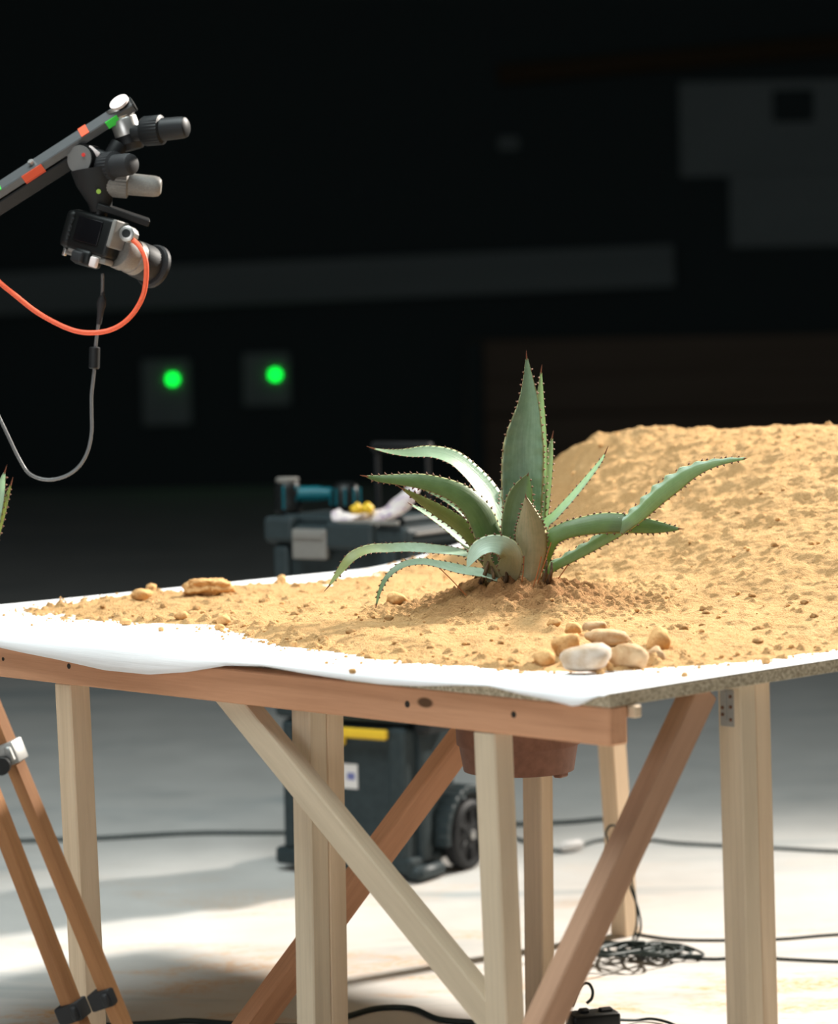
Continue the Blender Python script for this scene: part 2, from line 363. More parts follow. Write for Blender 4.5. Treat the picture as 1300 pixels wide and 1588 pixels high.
# boards
bm = NB(); box(bm, .62, VW, ZT-ZB, bev=.001)
XY = Matrix((A, B, Vector((0, 0, 1)))).transposed().to_4x4()
obj('board', bm, M['chipboard'], tb, Matrix.Translation(T(.31, VW/2, (ZT+ZB)/2)) @ XY)
bm = NB(); box(bm, UL-.622, VW-.055, ZT-ZB, bev=.001)
obj('board', bm, M['chipboard'], tb, Matrix.Translation(T(.622+(UL-.622)/2, .055+(VW-.055)/2, (ZT+ZB)/2)) @ XY)
zc = (ZB+Zb0)/2
fb = stud('front_beam', T(0, .0225, zc), T(UL, .0225, zc), .045, ZB-Zb0, M['redwood'], tb, B, 'reddish front beam')
stud('rail', T(-.012, .058, .889), T(UL, .058, .889), .018, .020, M['pine'], tb, B)
stud('rail', T(.02, 1.25, zc), T(UL, 1.25, zc), .045, ZB-Zb0-.002, M['pine'], tb, B)
stud('rail', T(.02, VW-.04, zc), T(UL, VW-.04, zc), .045, ZB-Zb0-.002, M['pine'], tb, B)
# nails in the beam
for px, py, r in ((107, 1033, .0055), (632, 1092, .006), (797, 1108, .0055), (5, 1022, .004)):
    p = onv(px, py, 0); bm = NB(); cyl(bm, p+B*.003, p-B*.0008, r, 12); obj('nail', bm, M['dark'], tb)
def leg(px0, py0, px1, py1, top, w, d, m, name='leg', label=None, ztop=Zb0):
    b = at(px1, py1, top.y); dr = (b-top).normalized()
    p0 = top + dr*((ztop-top.z)/dr.z); p1 = top + dr*((0-top.z)/dr.z)
    return stud(name, p1, p0, w, d, m, tb, A, label), p0, p1
t = onv(112, 1063, .03); leg(112, 1063, 134, 1500, t, .050, .050, M['pine'])
t = onv(479, 1105, .115); leg(479, 1105, 487, 1588, t, .050, .044, M['pine2'])
t = t + B*.0445; q = t; b_ = at(487, 1588, (t-B*.0445).y)+B*.0445
stud('leg', b_+(b_-t).normalized()*((b_.z)/abs((b_-t).normalized().z)), t+(t-b_).normalized()*((Zb0-t.z)/(t-b_).normalized().z), .050, .044, M['pine'], tb, A)
t = onv(765, 1138, .024); leg(765, 1138, 784, 1588, t, .050, .046, M['pine2'])
t = at(834, 1200, 6.1); leg(834, 1200, 837, 1500, t, .055, .040, M['pine'], ztop=ZB)
t = at(950, 1165, 7.04); leg(950, 1165, 970, 1455, t, .052, .052, M['pine'], ztop=ZB)
# right double leg with bracket plate
t = onu(1143, 1090, .06); o, p0, p1 = leg(1143, 1090, 1156, 1588, t, .050, .043, M['pine2'], ztop=ZB)
for k in (1,):
    d = B*.0435; stud('leg', p1+d, p0+d, .046, .043, M['pine'], tb, A)
dl = (p0-p1).normalized()
c = p0 - dl*.045 - B*.0222 + A*.004
bm = NB(); box(bm, .030, .064, .0018, bev=.0006); box(bm, .0035, .05, .003, (.001, .004, .0014), bev=.001)
Wp = Matrix.Translation(c) @ Matrix((A, dl, -B)).transposed().to_4x4()
br = obj('bracket', bm, M['zinc'], tb, Wp, label='steel joint plate')
for i, (x, y) in enumerate(((-.009, .02), (.009, .0), (-.009, -.02), (.009, -.012), (-.009, .002))):
    bm = NB(); lathe(bm, [(.003, 0), (.003, .0018), (.0015, .0028)], 12); obj('screw', bm, M['spine_grey'], br, Wp @ Matrix.Translation((x, y, .0009)))
# braces
def brace(P0, P1, w, d, m, side): return stud('brace', P0, P1, w, d, m, tb, side)
brace(onv(350, 1065, .032), onv(771, 1583, .032), .040, .052, M['pine2'], B)
brace(onu(392+30, 1549, 1.28), onu(731, 1125, 1.28), .040, .056, M['redwood'], A) if False else None
pB0 = onu(392, 1588, 1.30); pB1 = onu(731, 1128, 1.30)
dB = (pB1-pB0).normalized()
brace(pB0-dB*max(0, (pB0.z-.03)/dB.z), pB1+dB*((.84-pB1.z)/dB.z), .045, .058, M['redwood'], A)
pC0 = onu(843, 1588, .05); pC1 = onu(1080, 1082, .05); dC = (pC1-pC0).normalized()
brace(pC0-dC*max(0, (pC0.z-.18)/dC.z), pC1+dC*((.898-pC1.z)/dC.z), .040, .055, M['brownwood'], A)
print('braceB', pB0, pB1, 'C', pC0, pC1)
stud('side_rail', T(UL-.03, .06, .868), T(UL-.03, VW-.05, .868), .04, .06, M['pine'], tb, A)

# ------------------------------------------------------------------ paper
def lift(v, u=2.): return .06*sst((np.asarray(v, float)-1.5)/.6)*sst((np.asarray(u, float)-1.3)/.6)
edge_px = [(-300, 978), (-120, 990), (0, 1003), (40, 1012), (100, 1024), (170, 1040), (240, 1047), (300, 1043), (360, 1033), (420, 1034), (480, 1045), (540, 1054), (600, 1062), (661, 1065), (720, 1064), (769, 1065), (815, 1077), (861, 1086), (901, 1097), (918, 1090), (936, 1081)]
ex = [p[0] for p in edge_px]; ey = [p[1] for p in edge_px]
zp = ZT+.0022
bm = NB(); cols = []
# parametrise columns by u; find px of (u, v=0, zp)
def project(p):
    d = p-CAM; f = d.dot(F); return CX+FPX*d.dot(R)/f, CY-FPX*d.dot(U)/f
nu = 150
vsmp = [VW-.002-(VW-.02)*(j/60) for j in range(61)]
for i in range(nu+1):
    u = -.004 + (UL+.004)*i/nu
    px, py = project(T(u, 0, zp)); ye = float(np.interp(px, ex, ey))
    col = []
    hang = ye > py+1.0
    ve = 0 if hang else uv_of(onz(px, ye, zp))[1]
    ve = max(0, min(ve, .09))
    for v in vsmp:
        vv = ve + (v-vsmp[-1])*(VW-.002-ve)/(VW-.002-vsmp[-1])
        w = .0016*math.sin(u*9+vv*5)*math.exp(-vv*3)
        if not hang: w += .006*math.exp(-(vv-ve)*14)
        col.append(T(u, vv, zp+float(lift(vv, u))+max(0, w)))
    if hang:
        ze = onplane(px, ye, T(0, -.014), B).z
        dz = max(.002, zp-ze)
        for k in range(1, 7):
            f = k/6; col.append(T(u, -.003-.012*min(1, f*1.7), zp-dz*f**1.4))
    else:
        for k in range(1, 7): col.append(col[-1]+Vector((0, 0, -.00012))-B*.0002)
    cols.append([bm.verts.new(c) for c in col])
for i in range(nu):
    for j in range(len(cols[0])-1): bm.faces.new((cols[i][j], cols[i+1][j], cols[i+1][j+1], cols[i][j+1]))
po = obj('paper_sheet', bm, M['paper'], smooth='all'); tag(po, 'large white paper sheet with wavy edge covering the table top', 'paper sheet')
md = po.modifiers.new('thickness', 'SOLIDIFY'); md.thickness = .0008; md.offset = 1

# ------------------------------------------------------------------ sand
zs = zp+.001
AG = onz(803, 916, .985)                       # foot of the agave
agu, agv = uv_of(AG)
front = [(30, 951), (100, 962), (200, 967), (330, 972), (385, 988), (440, 1003), (500, 1012), (560, 1022), (700, 1033), (820, 1042), (900, 1044), (1000, 1038), (1100, 1033), (1200, 1024), (1300, 1009)]
back = [(715, 846), (672, 852), (640, 862), (610, 876), (560, 896), (500, 902), (430, 909), (340, 910), (290, 918), (230, 920), (170, 928), (100, 938), (40, 947)]
def onpaper(x, y):
    z = zp
    for _ in range(5):
        p = onz(x, y, z); a_, b_ = uv_of(p); z = zp+float(lift(b_, a_))
    return p
poly = [uv_of(onz(x, y, zp)) for x, y in front] + [(.02, 1.0), (.02, VW-.03), (UL-.30, VW-.03)] + [uv_of(onpaper(x, y)) for x, y in back]
poly = [(max(.012, min(UL-.01, a)), min(b, VW-.02)) for a, b in poly]
def inside_dist(u, v):
    P = np.array(poly); d = np.full(u.shape, 1e9); ins = np.zeros(u.shape, bool)
    for i in range(len(P)):
        a = P[i]; b = P[(i+1) % len(P)]; ab = b-a; L = max(1e-9, ab.dot(ab))
        t = np.clip(((u-a[0])*ab[0]+(v-a[1])*ab[1])/L, 0, 1)
        d = np.minimum(d, np.hypot(u-a[0]-t*ab[0], v-a[1]-t*ab[1]))
        c = ((a[1] > v) != (b[1] > v)) & (u < (b[0]-a[0])*(v-a[1])/((b[1]-a[1])+1e-12)+a[0]); ins ^= c
    return np.where(ins, d, -d)
VC = 2.02
crest_px = [(690, 846), (725, 815), (763, 782), (800, 750), (832, 724), (864, 700), (900, 674), (930, 655), (980, 653), (1050, 650), (1110, 651), (1160, 648), (1230, 652), (1300, 650), (1500, 655), (1700, 660)]
cu, ch = [], []
for x, y in crest_px:
    p = onv(x, y, VC); a, _ = uv_of(p); cu.append(a); ch.append(p.z-zs-float(lift(VC, a))-.03)
pr_ = [(a, max(0, c)) for a, c in zip(cu[::-1], ch[::-1]) if a < UL-.04]+[(UL, 0)]; cu, ch = [p[0] for p in pr_], [p[1] for p in pr_]
def crest(u): return np.interp(u, [0, .03]+cu[1:] if cu[0] < 0 else cu, ([ch[0]*.9, ch[0]]+ch[1:]) if cu[0] < 0 else ch)
print('crest', list(zip([round(c, 2) for c in cu], [round(c, 2) for c in ch])), 'agave', AG, agu, agv)
cl = rng.random((9000, 4))
def sand_h(u, v, bumps=True):
    D = inside_dist(u, v) + .020*fbm(u*16, v*16, 3) + .012*fbm(u*70, v*70, 2)
    h = np.where(D > 0, (.013+.013*sst((1.7-u)/.7))*(1-np.exp(-np.maximum(D, 0)/.12)), D*.25) - .0015
    cr = np.maximum(0, sum(np.interp(np.where(v > VC, u, u+(VC-v)*.95)+o_+.05*fbm(u*6+3, v*6, 3), cu, ch) for o_ in (-.07, -.03, .0, .03, .07))/5)
    s = (v-.75)/(VC-.75); prof = np.where(s < 1, sst(s)*.72+.28*np.clip(s, 0, 1)**2, 1-sst((v-VC)/(VW-VC-.02))*1.0)
    side = sst((u-.01)/.26)
    h = h + cr*np.clip(prof, 0, 1)*side*(D > -.02)
    r = np.hypot((u-agu)/1.15, v-agv); md_ = .050*np.exp(-(r/.16)**2)+.018*np.exp(-(r/.09)**2)
    h = h + md_
    amp = sst(D/.08)
    h = h + amp*(.010*fbm(u*7, v*7, 2) + .0075*fbm(u*30, v*30, 4)) + amp*.011*fbm(u*20+9, v*20, 4)*np.clip(cr*prof*2.2, 0, 1)
    h = h + amp*np.exp(-(r/.16)**2)*(.030*np.abs(fbm(u*40, v*40, 4)))
    return h, D, r
GS = .0036
us = np.arange(.004, UL-.004, GS); vs_ = np.arange(.004, VW-.006, GS)
UU, VV = np.meshgrid(us, vs_, indexing='ij')
Hh, DD, RR = sand_h(UU, VV)
for k in range(9000):
    cu_, cv_ = cl[k, 0]*UL, cl[k, 1]*VW
    i0 = int((cu_-.004)/GS); j0 = int((cv_-.004)/GS)
    rad = .0025+.0075*cl[k, 2]**4
    if DD[min(i0, len(us)-1), min(j0, len(vs_)-1)] < .07: rad *= 1.35
    elif cl[k, 3] < (.6 if math.hypot(cu_-agu, cv_-agv) > .24 else 0): continue
    dag = math.hypot((cu_-agu)/1.1, cv_-agv)
    if dag < .2: rad *= 1.25
    n = int(rad/GS)+2
    a0, a1, b0, b1 = max(0, i0-n), min(len(us), i0+n+1), max(0, j0-n), min(len(vs_), j0+n+1)
    if a1 <= a0 or b1 <= b0: continue
    su, sv = UU[a0:a1, b0:b1], VV[a0:a1, b0:b1]
    if DD[min(i0, len(us)-1), min(j0, len(vs_)-1)] < -.004: continue
    rr = np.hypot(su-cu_, sv-cv_)/rad
    dome = np.sqrt(np.clip(1-rr*rr, 0, 1))*rad*.65*(1+.7*fbm(su*160, sv*160, 2))
    Hh[a0:a1, b0:b1] += np.where(rr < 1, dome, 0)
H0 = Hh.copy()
for k in range(2600):
    rr0 = .30*math.sqrt(rng.random()); aa = rng.random()*6.28; cu_, cv_ = agu+rr0*1.15*math.cos(aa), agv+rr0*math.sin(aa); rad = .0035+.0095*rng.random()**2.2*(1-rr0*1.6)
    i0, j0 = int((cu_-.004)/GS), int((cv_-.004)/GS); n = int(rad/GS)+2
    a0, a1, b0_, b1_ = i0-n, i0+n+1, j0-n, j0+n+1
    rr = np.hypot(UU[a0:a1, b0_:b1_]-cu_, VV[a0:a1, b0_:b1_]-cv_)/rad
    Hh[a0:a1, b0_:b1_] = np.maximum(Hh[a0:a1, b0_:b1_], np.where(rr < 1, H0[i0, j0]+np.sqrt(np.clip(1-rr*rr, 0, 1))*rad*.75*(1+1.0*fbm(UU[a0:a1, b0_:b1_]*110, VV[a0:a1, b0_:b1_]*110, 3)), -1))
def put_sand():
    keep = Hh > -.0012; idx = -np.ones(Hh.shape, int)
    k4 = np.zeros(Hh.shape, bool)
    q = keep[:-1, :-1] | keep[1:, :-1] | keep[:-1, 1:] | keep[1:, 1:]
    for di in (0, 1):
        for dj in (0, 1): k4[di:Hh.shape[0]-1+di, dj:Hh.shape[1]-1+dj] |= q
    idx[k4] = np.arange(k4.sum())
    u, v, h = UU[k4], VV[k4], np.maximum(Hh[k4], -.0016)
    ju = (rng.random(u.shape)-.5)*GS*.5; jv = (rng.random(u.shape)-.5)*GS*.5
    u2, v2 = u+ju, v+jv
    z = zs + lift(v, u) + h
    X = N.x + A.x*u2 + B.x*v2; Y = N.y + A.y*u2 + B.y*v2
    ii, jj = np.nonzero(q)
    faces = np.stack([idx[ii, jj], idx[ii+1, jj], idx[ii+1, jj+1], idx[ii, jj+1]], 1)[:, ::-1]
    me = bpy.data.meshes.new('sand'); me.vertices.add(len(X)); me.vertices.foreach_set('co', np.stack([X, Y, z], 1).ravel())
    me.loops.add(faces.size); me.loops.foreach_set('vertex_index', faces.ravel())
    me.polygons.add(len(faces)); me.polygons.foreach_set('loop_start', np.arange(0, faces.size, 4)); 
    me.update(calc_edges=True); me.validate()
    at_ = me.attributes.new('damp_shade', 'FLOAT', 'POINT')
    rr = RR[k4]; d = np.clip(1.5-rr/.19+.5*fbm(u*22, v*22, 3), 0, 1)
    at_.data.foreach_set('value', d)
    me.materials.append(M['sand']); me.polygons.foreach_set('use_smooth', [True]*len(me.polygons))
    o = bpy.data.objects.new('sand', me); COL.objects.link(o)
    # normals up?
    if me.polygons[0].normal.z < 0: me.flip_normals()
    return tag(o, 'loose ochre sand spread over the paper and heaped at the back', 'sand', kind='stuff')
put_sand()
def sand_z(u, v):
    i = int(round((u-.004)/GS)); j = int(round((v-.004)/GS))
    if 0 <= i < len(us) and 0 <= j < len(vs_): return zs+float(lift(v, u))+max(0, float(Hh[i, j]))
    return zs

# crumbs (uncountable) on paper near the sand's edge
def lump(bm, c, r, seed, sub=1, sq=(1, 1, .8)):
    q = bmesh.ops.create_icosphere(bm, subdivisions=sub, radius=1); rnd = random.Random(seed)
    o = Vector((rnd.random()*50, rnd.random()*50, rnd.random()*50))
    from mathutils import noise as mn
    for v in q['verts']:
        k = 1+.38*mn.noise(v.co*1.3+o)+.16*mn.noise(v.co*3.4+o)
        v.co = Vector((v.co.x*sq[0], v.co.y*sq[1], v.co.z*sq[2]))*k*r+c
bm = NB(); cnt = 0
for k in range(26000):
    u = random.random()*UL; v = random.random()*VW
    i = min(len(us)-1, max(0, int((u-.004)/GS))); j = min(len(vs_)-1, max(0, int((v-.004)/GS)))
    d = DD[i, j]
    p = math.exp(d/.022) if d < 0 else (.12 if d < .05 else .02)
    if random.random() > p or u < .012 or u > UL-.012 or v < .012: continue
    r = .0012+.0035*random.random()**3
    if d > .02: r *= 1.5
    lump(bm, T(u, v, sand_z(u, v)+r*.5), r, k, 1); cnt += 1
    if cnt > 2300: break
tag(obj('sand_crumbs', bm, M['clod'], smooth='all'), 'fine ochre crumbs strewn along the edge of the sand', 'sand crumbs', kind='stuff')
print('crumbs', cnt)

# ------------------------------------------------------------------ clods and stones
def rock(name, px, py, rx, ry, m, label, cat, group=None, seed=0, ang=0, rough=1, sub=3, z0=None):
    """silhouette centre px,py, half sizes in pixels"""
    p = onz(px, py+ry*.8, zs+.004)
    for _ in range(4):
        u, v = uv_of(p); zz = sand_z(max(.01, u), v) if z0 is None else z0; p = onz(px, py+ry*.8, zz)
    s = p.y/FPX; a, b = rx*s, ry*s
    bm = NB(); q = bmesh.ops.create_icosphere(bm, subdivisions=sub, radius=1)
    from mathutils import noise as mn
    o = Vector((seed*3.7, seed*1.3, seed*7.1))
    for v in q['verts']:
        n = v.co.copy(); k = 1+.30*rough*mn.noise(n*1.1+o)+.10*rough*mn.noise(n*2.7+o)+.06*rough*mn.noise(n*6+o)+(.05*mn.noise(n*14+o) if m is M['clod'] else 0)
        # slightly faceted
        c = Vector((math.copysign(abs(n.x)**.85, n.x), math.copysign(abs(n.y)**.85, n.y), math.copysign(abs(n.z)**.85, n.z)))
        v.co = Vector((c.x*a, c.y*(a+b)/2, c.z*b))*k*.95
    W = Matrix.Translation(Vector((p.x, p.y, p.z+b*.80))) @ Matrix.Rotation(-ang, 4, 'Y')
    o = obj(name, bm, m, None, W, smooth='all'); return tag(o, label, cat, group)
SG = 'stones in the little pile on the sand'
rock('stone', 910, 1020, 41, 22, M['stone_pale'], 'pale smooth stone at the front of the pile, on the white paper', 'stone', SG, 1, .18, .7)
rock('stone', 976, 1019, 31, 22, M['stone_tan'], 'blocky tan stone right of the pale front stone', 'stone', SG, 2, .0, .8)
rock('stone', 944, 990, 37, 15, M['stone_tan'], 'long flat tan stone lying on top behind the pale one', 'stone', SG, 3, -.1, .8)
rock('stone', 880, 1001, 26, 21, M['clod'], 'sandy brown stone left of and behind the pale one', 'stone', SG, 4, .4)
rock('stone', 845, 1021, 17, 16, M['clod'], 'small rounded sandy stone at the left end of the pile', 'stone', SG, 5)
rock('stone', 1021, 998, 19, 27, M['clod'], 'upright sandy stone at the right end of the pile', 'stone', SG, 6, -.35, .8)
rock('stone', 1017, 1018, 15, 15, M['stone_tan'], 'small angular stone in front of the upright one', 'stone', SG, 7)
rock('stone', 922, 973, 20, 10, M['stone_tan'], 'flat pinkish stone at the very back of the pile', 'stone', SG, 8)
rock('stone', 890, 975, 14, 11, M['clod'], 'small sandy stone at the back left of the pile', 'stone', SG, 9)
rock('stone', 946, 1034, 6, 7, M['clod'], 'tiny clod between the pale and the blocky stone', 'stone', None, 10, sub=2)
CG = 'sand clods on the table'
rock('sand_clod', 320, 910, 36, 15, M['clod'], 'largest ochre clod, alone near the back edge of the table', 'clod', CG, 11, rough=1.5, sub=5)
for i, (px, py, rx, ry, lab) in enumerate(((234, 913, 9, 8, 'round clod on the skyline, left of the largest clod'), (219, 922, 17, 9, 'low clod just left of the round skyline clod'), (437, 899, 8, 8, 'clod on the back edge, right of the largest clod'),
        (195, 965, 10, 6, 'clod at the front rim of the sand, below the skyline clods'), (282, 955, 11, 7, 'clod in the sand in front of the largest clod'),
        (346, 961, 12, 8, 'clod in the sand, one of a front pair by the white paper'), (341, 973, 9, 5, 'clod touching the white paper, the front one of the pair'),
        (615, 929, 16, 10, 'dark clod under the drooping left leaf'), (547, 1041, 6, 5, 'lone crumb-sized clod at the front edge of the paper'), (932, 1042, 7, 5, 'small clod lying on the paper before the stone pile'),
        (1062, 1046, 6, 5, 'small clod on the paper right of the stone pile'), (1188, 1024, 8, 7, 'clod on the paper near the right table edge'), (860, 966, 12, 7, 'round clod just left behind the stone pile'),
        (884, 949, 12, 9, 'clod on the right flank of the mound'), (735, 903, 13, 9, 'clod at the left foot of the plant'), (250, 976, 5, 4, 'small clod out on the white paper at left'),
        (455, 998, 6, 4, 'small clod at the rim where the sand widens'))):
    rock('sand_clod', px, py, rx, ry, M['clod'], lab, 'clod', CG, 20+i, sub=2 if rx < 9 else 3)
rnd = random.Random(3); meshes = []
for k in range(5):
    bm = NB(); lump(bm, Vector((0, 0, 0)), 1, k+50, 3); o = obj('sand_clod', bm, M['clod'], smooth='all'); meshes.append(o)
n = 0
while n < 55:
    px = rnd.uniform(100, 1290); py = rnd.uniform(900, 1030); p = onz(px, py, zs+.02); u, v = uv_of(p)
    if not (0.03 < u < UL-.03 and .03 < v < 1.5): continue
    i = int((u-.004)/GS); j = int((v-.004)/GS)
    if DD[i, j] < .0 or (820 < px < 1045 and py > 960): continue
    if math.hypot(u-agu, v-agv) < .07: continue
    s = rnd.uniform(.005, .0105)
    o = meshes[n] if n < 5 else meshes[n % 5].copy()
    if n >= 5: COL.objects.link(o)
    o.matrix_basis = Matrix.Translation(T(u, v, sand_z(u, v)+s*.1)) @ Matrix.Rotation(rnd.uniform(0, 6), 4, 'Z') @ Matrix.Scale(s, 4)
    tag(o, 'small ochre clod scattered on the sand', 'clod', 'small clods scattered on the sand'); n += 1

# ------------------------------------------------------------------ agave
DB = AG.y
def camvec(n): return (R*n[0]+U*n[1]-F*n[2]).normalized()
def leaf(parent, pts, widths, d0, d1, n0, n1, m, fold=.25, thick=.004, teeth=.011, wave=0, spine=.02, seed=0, depth=None, m2=None, ts=2, wside=0, th0=1.0):
    """pts: pixels from base to tip; widths in pixels; d0/d1 depth offsets base to tip; n0/n1 normals in view axes"""
    nP = len(pts); depth = depth or [d0+(d1-d0)*(i/(nP-1)) for i in range(nP)]
    P3 = [at(x, y, DB+depth[i]) for i, (x, y) in enumerate(pts)]
    NS = max(36, nP*8); C = spline(P3, NS); Wd = spline([(w, 0, 0) for w in widths], NS)
    rn = random.Random(seed); rows_t, rows_b = [], []; bm = NB(); uvl = bm.loops.layers.uv.new('UVMap'); K = 12
    sides = []
    uvd = {}
    nn0, nn1 = camvec(n0), camvec(n1); s = DB/FPX; acc = 0
    for i, c in enumerate(C):
        t = i/NS; tg = (C[min(i+1, NS)]-C[max(i-1, 0)]).normalized()
        if i: acc += (c-C[i-1]).length
        nr = nn0.lerp(nn1, t); nr = (nr-tg*nr.dot(tg)).normalized(); sd = tg.cross(nr)
        w = max(.0006, Wd[i].x*s*.5); sides.append((c, tg, nr, sd, w))
        th = thick*(1-.75*t)
        a, b = [], []
        for k in range(K+1):
            x = -1+2*k/K; wv = wave*w*math.sin(acc*190)*abs(x)**3*(1 if wside*x >= 0 else 0)
            p = c+sd*(x*w)+nr*(fold*w*(x*x)+wv)
            e = (1-abs(x)**2.5)
            vt = bm.verts.new(p+nr*(th*.25*e)); a.append(vt); uvd[vt] = (x, acc*9)
            if 0 < k < K:
                vb = bm.verts.new(p-nr*(th*e)); uvd[vb] = (x, acc*9)
            else: vb = vt
            b.append(vb)
        rows_t.append(a); rows_b.append(b)
    for i in range(NS):
        for k in range(K):
            f1 = bm.faces.new((rows_t[i][k], rows_t[i][k+1], rows_t[i+1][k+1], rows_t[i+1][k]))
            f2 = bm.faces.new((rows_b[i][k], rows_b[i+1][k], rows_b[i+1][k+1], rows_b[i][k+1]))
            if i/NS > ts: f1.material_index = f2.material_index = 2
    for f in bm.faces:
        for l in f.loops: l[uvl].uv = uvd[l.vert]
    # marginal teeth
    dist = 0; nxt = {1: .02, -1: .025}
    for i in range(1, NS):
        dist += (C[i]-C[i-1]).length; c, tg, nr, sd, w = sides[i]
        if i/NS > .95 or w < .002: continue
        for sg in (1, -1):
            if dist > nxt[sg]:
                nxt[sg] = dist+teeth*rn.uniform(.75, 1.3); base = c+sd*(sg*w*.97)+nr*(fold*w*.95); hgt = rn.uniform(.0032, .0062)
                tip = base+sd*sg*hgt+tg*hgt*.5
                r0 = [bm.verts.new(base+tg*.0034), bm.verts.new(base-tg*.0030), bm.verts.new(base+nr*.0011), ]; tv = bm.verts.new(tip)
                for x in range(3):
                    f = bm.faces.new((r0[x], r0[(x+1) % 3], tv)); f.material_index = 1
                f = bm.faces.new(r0); f.material_index = 1
    o = obj('leaf', bm, m, parent, smooth='all', mats=[m, M['spine_grey'], m2 or m])
    if spine:
        c, tg, nr, sd, w = sides[-1]; bm = NB(); tip = c+tg*spine+nr*spine*.1
        cyl(bm, c-tg*.003, tip, [(.0016, 0), (.0013, spine*.4), (.0003, spine)], 8); obj('terminal_spine', bm, M['spine'], o, smooth=True)
    return o
ag = empty('agave', Vector((AG.x, AG.y, AG.z-.03)), 'spiky blue-green agave planted in the sand at the middle of the table', 'agave plant')
L = lambda *a, **k: leaf(ag, *a, **k)
dk, pal, oli, dus, grn = M['leaf_dark'], M['leaf_pale'], M['leaf_olive'], M['leaf_dusty'], M['leaf']
L([(812, 900), (811, 840), (810, 770), (811, 715), (813, 680), (819, 631), (819, 590), (817, 556)], [36, 54, 64, 66, 60, 36, 17, 4], .015, .02, (-.1, .15, 1), (.1, .1, 1), grn, fold=.30, seed=1, thick=.008, wave=.05)
L([(818, 890), (824, 800), (832, 700), (836, 625), (839, 578)], [30, 44, 34, 17, 4], .05, .06, (.4, .1, 1), (.7, .1, .8), pal, fold=.3, seed=2)
L([(826, 890), (836, 820), (844, 770), (849, 730), (853, 700), (856, 680)], [30, 24, 20, 17, 11, 4], .045, .09, (.5, .3, 1), (.6, .2, .8), pal, seed=3)
L([(800, 895), (786, 835), (772, 795), (752, 762), (730, 736), (702, 713), (668, 703), (632, 704), (602, 701), (580, 696)], [34, 50, 54, 54, 50, 46, 34, 24, 13, 4], .03, .06, (.65, .6, .6), (.1, .85, .45), M['leaf_d'], fold=.2, seed=4, depth=[.03, .035, .04, .045, .05, .05, .045, .03, .02, .01])
L([(792, 895), (770, 850), (758, 822), (745, 795), (725, 773), (696, 757), (655, 746), (615, 743), (588, 742), (569, 739)], [34, 50, 50, 47, 40, 32, 25, 17, 11, 4], -.01, -.05, (.55, .35, .9), (-.1, .2, .95), dk, fold=-.26, seed=5, spine=.018)
L([(765, 880), (742, 845), (725, 822), (700, 803), (670, 785), (645, 770), (626, 759)], [24, 26, 26, 24, 19, 11, 4], -.0, -.03, (.4, .2, .95), (.3, .1, .95), oli, fold=-.25, seed=6)
L([(765, 880), (748, 838), (734, 808), (714, 786), (688, 770), (660, 760)], [22, 28, 28, 26, 18, 4], .03, .05, (.4, .5, .8), (.3, .5, .8), pal, seed=7)
L([(765, 885), (735, 858), (714, 838), (690, 817), (662, 797), (638, 783)], [20, 20, 24, 23, 17, 4], .01, .03, (.45, .8, .5), (.4, .8, .5), pal, seed=8, spine=.012)
L([(785, 893), (752, 868), (716, 858), (677, 853), (638, 850), (602, 851), (572, 853), (547, 864), (528, 886), (511, 908)], [24, 18, 20, 22, 22, 21, 20, 20, 13, 4], 0, 0, (.1, .85, .45), (-.6, .3, .9), M['leaf_a'], fold=.2, seed=9, depth=[.0, .0, -.01, -.02, -.03, -.05, -.07, -.09, -.10, -.11])
L([(790, 903), (757, 892), (722, 886), (688, 878), (655, 872), (625, 877), (602, 894), (590, 916), (584, 938)], [28, 28, 24, 20, 17, 15, 11, 8, 4], 0, 0, (.1, .85, .5), (-.7, .3, .7), M['leaf_b'], fold=.2, seed=10, depth=[-.03, -.04, -.06, -.07, -.09, -.11, -.125, -.135, -.14], spine=.01)
L([(783, 900), (792, 880), (793, 862), (782, 849), (762, 845), (744, 852), (733, 865), (725, 880)], [38, 40, 38, 34, 32, 30, 19, 3], 0, 0, (-.35, -.1, .95), (-.1, .75, .65), M['leaf_c'], fold=.18, seed=11, depth=[-.035, -.06, -.08, -.09, -.095, -.10, -.105, -.11], spine=0, thick=.003)
L([(800, 890), (798, 850), (801, 812), (806, 780), (812, 757), (819, 736)], [40, 42, 46, 44, 30, 4], -.02, -.03, (-.25, .2, 1), (-.1, .2, 1), dk, fold=.2, seed=12, spine=.008)
L([(820, 902), (822, 874), (824, 846), (823, 820), (820, 795), (816, 772)], [32, 44, 50, 46, 26, 4], -.055, -.06, (-.1, .1, 1), (0, .1, 1), dus, fold=-.34, seed=13, teeth=.006, spine=.012, thick=.006)
L([(832, 870), (846, 817), (861, 801), (885, 775), (911, 744), (932, 716), (939, 703)], [26, 20, 18, 16, 13, 8, 3], .03, .0, (-.5, .5, .7), (-.6, .5, .6), pal, seed=14)
L([(835, 892), (860, 876), (890, 860), (925, 840), (958, 819), (990, 795), (1016, 770), (1044, 748), (1074, 729), (1106, 718), (1135, 713), (1156, 711)], [22, 18, 20, 22, 26, 28, 32, 32, 24, 14, 8, 4], .0, -.16, (-.35, .35, .9), (-.2, .35, .9), M['leaf_e'], seed=15, wave=.42, wside=-1, fold=-.30, spine=.008)
L([(838, 888), (862, 872), (892, 856), (926, 835), (956, 815), (986, 788), (1011, 762), (1040, 740), (1070, 722), (1104, 714), (1134, 710)], [4, 8, 12, 14, 14, 15, 16, 16, 13, 8, 3], .004, -.155, (-.3, .85, .3), (-.3, .9, .3), pal, seed=25, wave=.5, fold=.2, spine=0, thick=.002) if False else None
